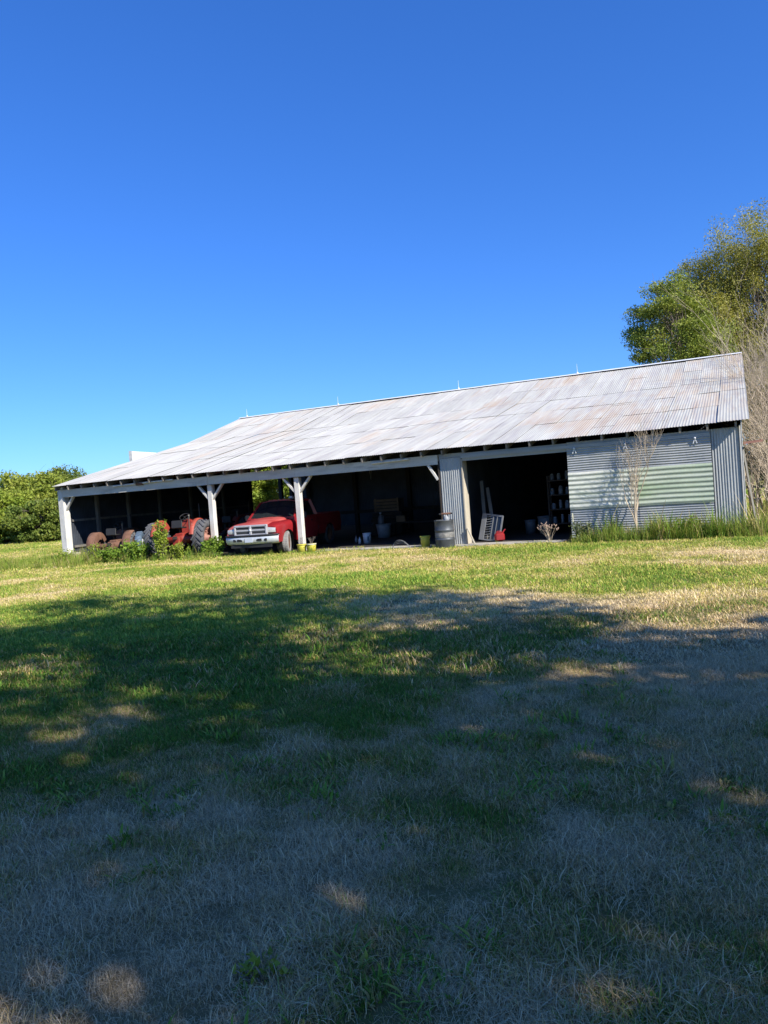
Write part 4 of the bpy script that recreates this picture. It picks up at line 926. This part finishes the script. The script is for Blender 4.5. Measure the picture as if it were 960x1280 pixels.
def tree(name, label, pos, h, cz, rad, nclump, nleaf, lsize, leafm, bark, seed, group=None, trunk_r=.2, crad=(.20, .34), aspect=.45, hollow=.35, cat='tree', dz=.75, holes=None, fork=.3, nlimb=99):
    rs = np.random.RandomState(seed); rr = random.Random(seed)
    t = thing(name, label, cat, (pos[0], pos[1], 0), 0, group)
    R = np.array(rad); cl = []
    while len(cl) < nclump:
        p = rs.uniform(-1, 1, 3); q = np.linalg.norm(p)
        if q > 1 or q < hollow*rs.rand()**.3: continue
        c = p*R+np.array([0, 0, cz])
        if c[2] < .25: continue
        cl.append(c)
    cl = np.array(cl)
    mb = MB(); top = cz+R[2]*.55
    tr = limb(mb, (0, 0, -.1), (rr.uniform(-.3, .3)*R[0]*.2, rr.uniform(-.3, .3)*R[1]*.2, top), trunk_r, trunk_r*.22, rr, 8, .03, 7)
    for c in cl[:nlimb]:
        f = fork+(1-fork)*rr.random()*max(.1, min(1, (c[2]-.2)/top)); f = min(f, .9)
        i = min(int(f*7), 6); s = tr[i].lerp(tr[i+1], f*7-i)
        if s.z > c[2]: s = tr[max(1, int(7*max(.12, .7*c[2]/top)))]
        pts = limb(mb, s, c, trunk_r*.30*(1-.5*f), .012, rr, 4, .10, 4)
        for _ in range(4):
            limb(mb, pts[rr.choice((2, 3))], Vector(c)+Vector(rs.normal(size=3)*R.mean()*.17), .014, .004, rr, 3, .1, 2)
    mb.build('trunk', bark, t, fixn=False)
    per = nleaf//nclump; C = []; T = []
    for c in cl:
        r = R.mean()*rs.uniform(*crad); k = int(per*rs.uniform(.7, 1.3))
        g = rs.normal(size=(k, 3)); g /= np.linalg.norm(g, axis=1)[:, None]; g *= (rs.rand(k)**.55)[:, None]
        C.append(c+g*r*np.array([1, 1, dz])); T.append(.5+rs.uniform(-.25, .25)+rs.normal(size=k)*.17)
    C = np.concatenate(C); T = np.concatenate(T); k = C[:, 2] > .05; C, T = C[k], T[k]
    v, f, tn = leaf_arrays(C, lsize, rs, aspect, .3, T)
    put('crown', npmesh('crown', v, f, leafm, {'tone': tn}), t)
    return t
def bare(name, label, pos, h, spread, nstem, depth, seed, mat, group=None, r0=.03, upward=.6, cat='shrub', base=.4, kids=(2, 3), arch_=.0):
    rr = random.Random(seed); t = thing(name, label, cat, (pos[0], pos[1], 0), 0, group)
    def grow(mb, p, d, l, r, k):
        pts = [p]; dd = d.copy()
        for i in range(3):
            dd = (dd+Vector((rr.gauss(0, .11), rr.gauss(0, .11), .05*upward))).normalized(); pts.append(pts[-1]+dd*l/3)
        mb.tube(pts, [r, r*.86, r*.74, r*.62], 5 if r > .015 else 3, cap=False)
        if k <= 0: return
        for _ in range(rr.choice(kids)):
            i = rr.choice((1, 2, 3)); nd = (dd+Vector((rr.gauss(0, spread), rr.gauss(0, spread), rr.gauss(upward*.35, .22)))).normalized()
            grow(mb, pts[i], nd, l*rr.uniform(.62, .85), max(r*.55, .0028), k-1)
    for s in range(nstem):
        a = rr.uniform(0, 2*PI); mb = MB(); l = h*rr.uniform(.36, .5)
        grow(mb, Vector((math.cos(a)*base*rr.random(), math.sin(a)*base*rr.random(), -.03)), Vector((math.cos(a)*spread*.6, math.sin(a)*spread*.6, 1)).normalized(), l, r0*rr.uniform(.6, 1.1), depth)
        mb.build('stem', mat, t, fixn=False)
    return t
def weed(name, label, pos, h, r, nst, nleaf, lsize, leafm, seed, group=None, aspect=.6, cat='weed', stemm=None, dome=False):
    rs = np.random.RandomState(seed); rr = random.Random(seed); t = thing(name, label, cat, (pos[0], pos[1], pos[2] if len(pos) > 2 else 0), 0, group)
    mb = MB(); C = []
    for i in range(nst):
        a = rr.uniform(0, 2*PI); q = r*math.sqrt(rr.random()); hh = h*(rr.uniform(.55, 1) if not dome else math.sqrt(max(.08, 1-(q/r)**2))*rr.uniform(.8, 1.05))
        e = Vector((math.cos(a)*q, math.sin(a)*q, hh)); pts = limb(mb, (e.x*.35, e.y*.35, 0), e, .009, .003, rr, 3, .06, 3)
        k = nleaf//nst; u = rs.rand(k)**.7*3
        P = np.array([list(pts[min(int(x_), 2)].lerp(pts[min(int(x_), 2)+1], x_-min(int(x_), 2))) for x_ in u]) + rs.normal(size=(k, 3))*r*.13
        C.append(P)
    mb.build('stems', stemm or M['twig_dark'], t, fixn=False)
    C = np.concatenate(C); C = C[C[:, 2] > .01]
    v, f, tn = leaf_arrays(C, lsize, rs, aspect, .5, .5+rs.normal(size=len(C))*.22)
    put('leaves', npmesh('leaves', v, f, leafm, {'tone': tn}), t); return t

# tree line beyond the field, left
tl = [('bushy green tree cut by the left edge of the picture', -22, 58, 5.4, 3.2), ('tallest bushy tree left of the barn', 32, 62, 6.3, 3.4), ('round bushy tree against the left barn corner', 74, 60, 5.7, 2.9), ('low tree between the two tall bushy trees on the left', 6, 57, 4.6, 2.8), ('low dark bush in front of the left tree line', 50, 55, 3.6, 2.3), ('farther tree peeking just above the left end of the barn roof', 92, 74, 7.4, 3.4)]
for i, (lb, u, dp, h, r) in enumerate(tl):
    p = at(u, dp); tree('broadleaf_tree', lb, p, h*.86, h*.41, (r*.95, r*.95, h*.44), 85, 26000, .20, M[('leaf_hedge', 'leaf_hedge', 'leaf_hedge', 'leaf_bright', 'leaf_dark', 'leaf_dark')[i]], M['bark'], 100+i, 'trees beyond the field on the left', .16, (.22, .36), .6, .45)
for i, (u, dp, h, r) in enumerate(((305, 60, 6.6, 3.0), (352, 64, 7.4, 3.2), (385, 58, 6.0, 2.6))):
    tree('broadleaf_tree', ('leafy tree seen left through the opening above the truck', 'leafy tree seen right through the opening above the truck', 'leafy tree behind the third post')[i], at(u, dp), h, h*.50, (r, r, h*.50), 80, 24000, .20, M['leaf_bright'], M['bark'], 120+i, 'trees seen through the barn', .16, (.22, .36), .6, .45)
tree('broadleaf_tree', 'thin tree top peeking over the middle of the barn ridge', at(399, 58), 8.6, 6.4, (1.1, 1.1, 2.0), 26, 1600, .16, M['leaf_dark'], M['bark'], 131, None, .09, (.18, .3))
# trees right
tree('broadleaf_tree', 'dark green tree rising behind the right half of the roof', at(860, 43), 12, 8.2, (2.7, 2.4, 4.2), 130, 56000, .14, M['leaf_right'], M['bark'], 141, None, .14, (.20, .32), .42, .12, dz=.6)
tree('broadleaf_tree', 'tall olive yellow tree cut by the right edge of the picture', at(965, 46), 16, 10.0, (4.3, 4.0, 6.6), 260, 130000, .135, M['leaf_olive'], M['bark'], 142, None, .22, (.11, .21), .36, .2, dz=1.4)
tree('broadleaf_tree', 'grey green tree filling the gap between the dark and olive trees', at(900, 48), 14, 10.2, (3.0, 2.4, 4.6), 150, 64000, .13, M['leaf_olive'], M['bark'], 143, None, .16, (.2, .3), .4, .35)
tree('evergreen_shrub', 'dark green shrub behind the bare brush at the right end of the barn', (2.7, 8.6), 4, 2.0, (1.9, 1.9, 2.1), 50, 16000, .11, M['leaf_dark'], M['bark'], 151, None, .06, (.22, .34), .5, .4, cat='shrub', fork=.1)
bs = [((.5, 10.5), 7.0, 12, 'tallest pale bare shrub fanning above the right end of the ridge'), ((2.2, 7.5), 5.8, 11, 'bare tan shrub right behind the red crossbar'), ((1.3, 4.8), 4.0, 9, 'lower bare shrub closest to the right barn corner'), ((2.2, 12.5), 7.6, 12, 'bare shrub at the right edge of the picture'), ((.75, 3.0), 3.0, 9, 'short bare shrub against the right barn corner'), ((1.5, 6.5), 5.2, 12, 'dense bare shrub between the barn corner and the dark green shrub')]
for i, (p, h, ns, lb) in enumerate(bs): bare('bare_shrub', lb, p, h, .40, ns, 5, 160+i, M['twig'], 'bare shrubs at the right end of the barn', .05, .55, base=.7, kids=(2, 2, 3))
for i, (u, dp, h, r) in enumerate(((962, 58, 7.5, 3.2), (1010, 55, 8.5, 3.6))):
    tree('broadleaf_tree', ('mid green tree low behind the bare shrubs', 'mid green tree behind the bare shrubs, beyond the right edge')[i], at(u, dp), h, h*.5, (r, r, h*.48), 60, 17000, .20, M['leaf_dark'], M['bark'], 181+i, None, .16, (.22, .36), .6, .45)
mb = MB(); mb.beam((-.10, .05, 2.42), (.36, .08, 2.45), .04, .06); o = mb.build('crossbar', M['hub']); tag(o, 'rusty red bar sticking out from the right corner of the barn', 'bar')
# plants at the barn
bare('sapling', 'bare pale sapling in front of the sliding door', (-2.9, -.48), 2.75, .24, 3, 5, 176, M['twig'], None, .028, .9, 'sapling', .05, (2, 3))
stalks('dead_weed', 'dead brown flower clump at the right side of the doorway', 'weed', (-5.32, -.22, .03), 12, .60, .36, M['twig'], 61, M['deadflower'])
weed('weed_bush', 'rounded bright green bush at the foot of the second post', (-17.12, -.62), .72, .42, 40, 2600, .085, M['leaf_weed'], 201, 'weeds in front of the left bays', dome=True)
weed('weed_bush', 'tall leafy weed growing up between the red tractor wheels', (-18.45, -1.75), 1.42, .30, 22, 1800, .09, M['leaf_bright'], 202, 'weeds in front of the left bays')
weed('weed_bush', 'leafy weed at the left tyre of the red tractor', (-19.6, -1.7), .80, .46, 28, 1700, .095, M['leaf_weed'], 203, 'weeds in front of the left bays')
weed('weed_bush', 'low leafy weed between the two tractors', (-20.9, -1.6), .55, .50, 22, 1200, .095, M['leaf_weed'], 204, 'weeds in front of the left bays')
weed('weed_bush', 'thin yellow weed in front of the rusty tractor', (-22.0, -1.4), .75, .35, 16, 500, .07, M['leaf_bright'], 205, 'weeds in front of the left bays')
weed('weed_bush', 'bright leafy weed in front of the right tractor tyre', (-17.95, -1.35), .60, .34, 22, 1000, .075, M['leaf_bright'], 221, 'weeds in front of the left bays')
weed('weed_bush', 'yellow leafy weed before the left corner post', (-23.6, -1.2), .5, .5, 18, 700, .08, M['leaf_bright'], 222, 'weeds in front of the left bays')
weed('weed_bush', 'low weed under the truck bumper', (-16.5, -1.25), .26, .22, 12, 260, .06, M['leaf_weed'], 206, 'weeds in front of the left bays')
weed('weed_bush', 'grey green weed at the bottom corner of the sliding door', (-4.35, -.45), .60, .30, 16, 700, .07, M['leaf_grey'], 207)
weed('weed_bush', 'leafy weed below the green stained sheet', (-1.5, -.55), .62, .38, 18, 700, .07, M['leaf_weed'], 208)
weed('broadleaf_weed', 'dark broad-leaved weed at the bottom edge of the lawn', (-1.9, -19.95, .01), .10, .12, 16, 110, .045, M['leaf_hedge'], 210, None, .5)
TT = [tuft('t', 31, 26, .10, .20, .50, .011, .45, TALL), tuft('t', 32, 26, .12, .22, .60, .010, .55, TALL), tuft('t', 33, 18, .10, .35, .75, .008, .35, TALL)]
def tallgrass(name, regions, seed):
    rs = np.random.RandomState(seed); P = []; Tn = []; Sc = []
    for (xa, xb, ya, yb, n, s, tn) in regions:
        q = np.stack([xa+(xb-xa)*rs.rand(n), ya+(yb-ya)*rs.rand(n)], 1); P.append(q); Tn.append(tn+rs.normal(size=n)*.14); Sc.append(s*(.35+.8*rs.rand(n)**1.5)*(.15+1.7*fbm(q[:, 0]*1.9, q[:, 1]*1.9, 2)))
    P = np.concatenate(P); Tn = np.concatenate(Tn); Sc = np.concatenate(Sc); n = len(P)
    return gn_scatter(name, np.stack([P[:, 0], P[:, 1], gz(P[:, 0], P[:, 1])], 1), np.stack([rs.normal(size=n)*.1, rs.normal(size=n)*.1, rs.rand(n)*6.28], 1), np.stack([Sc]*3, 1), rs.randint(0, 3, n), Tn, [t.copy() for t in TT])
tallgrass('tall_grass', [(-4.5, .2, -1.0, -.25, 560, 1.08, .34), (.1, 5, -1.2, 3.0, 420, 1.0, .30), (-4.4, .2, -.9, -.2, 70, 1.5, .85), (.25, 5, .6, 6, 520, 1.45, .85)], 5)
tallgrass('tall_weedy_grass', [(-26.2, -21.0, -3.6, -.9, 460, .85, .45), (-27.0, -25.3, -2.0, .5, 60, .8, .5), (-21.5, -16.6, -2.3, -.7, 230, .62, .34), (-22.5, -20.5, -1.6, -.6, 40, 1.0, .8), (-24.4, -23.2, -.6, -.2, 30, .9, .85), (-16.8, -13.4, -1.5, -.9, 60, .34, .40), (-13.2, -8.8, -.75, -.45, 110, .30, .42), (-8.8, -4.6, -.85, -.5, 90, .28, .5)], 6)

# big shade trees standing behind the photographer, to the right
sh_t = [((9.1, -22.3), 20, 12.6, (4.6, 5.8, 6.4)), ((10.1, -18.7), 11, 7.2, (3.0, 3.4, 3.7)), ((12.6, -28.4), 17.5, 10.5, (5.5, 6.0, 6.8))]
for i, (p, h, cz, rd) in enumerate(sh_t):
    tree('shade_tree', ('tall broad shade tree to the right of the near lawn', 'small shade tree beside the lawn, nearest the barn', 'broad shade tree right behind the photographer', 'tall shade tree farthest behind the photographer')[i], p, h, cz, rd, (64, 40, 66, 54)[i], (16500, 10000, 13000, 12000)[i], .28, M['leaf_shade'], M['bark'], 301+i, 'shade trees around the near lawn', .30, (.22, .34), .6, .25)
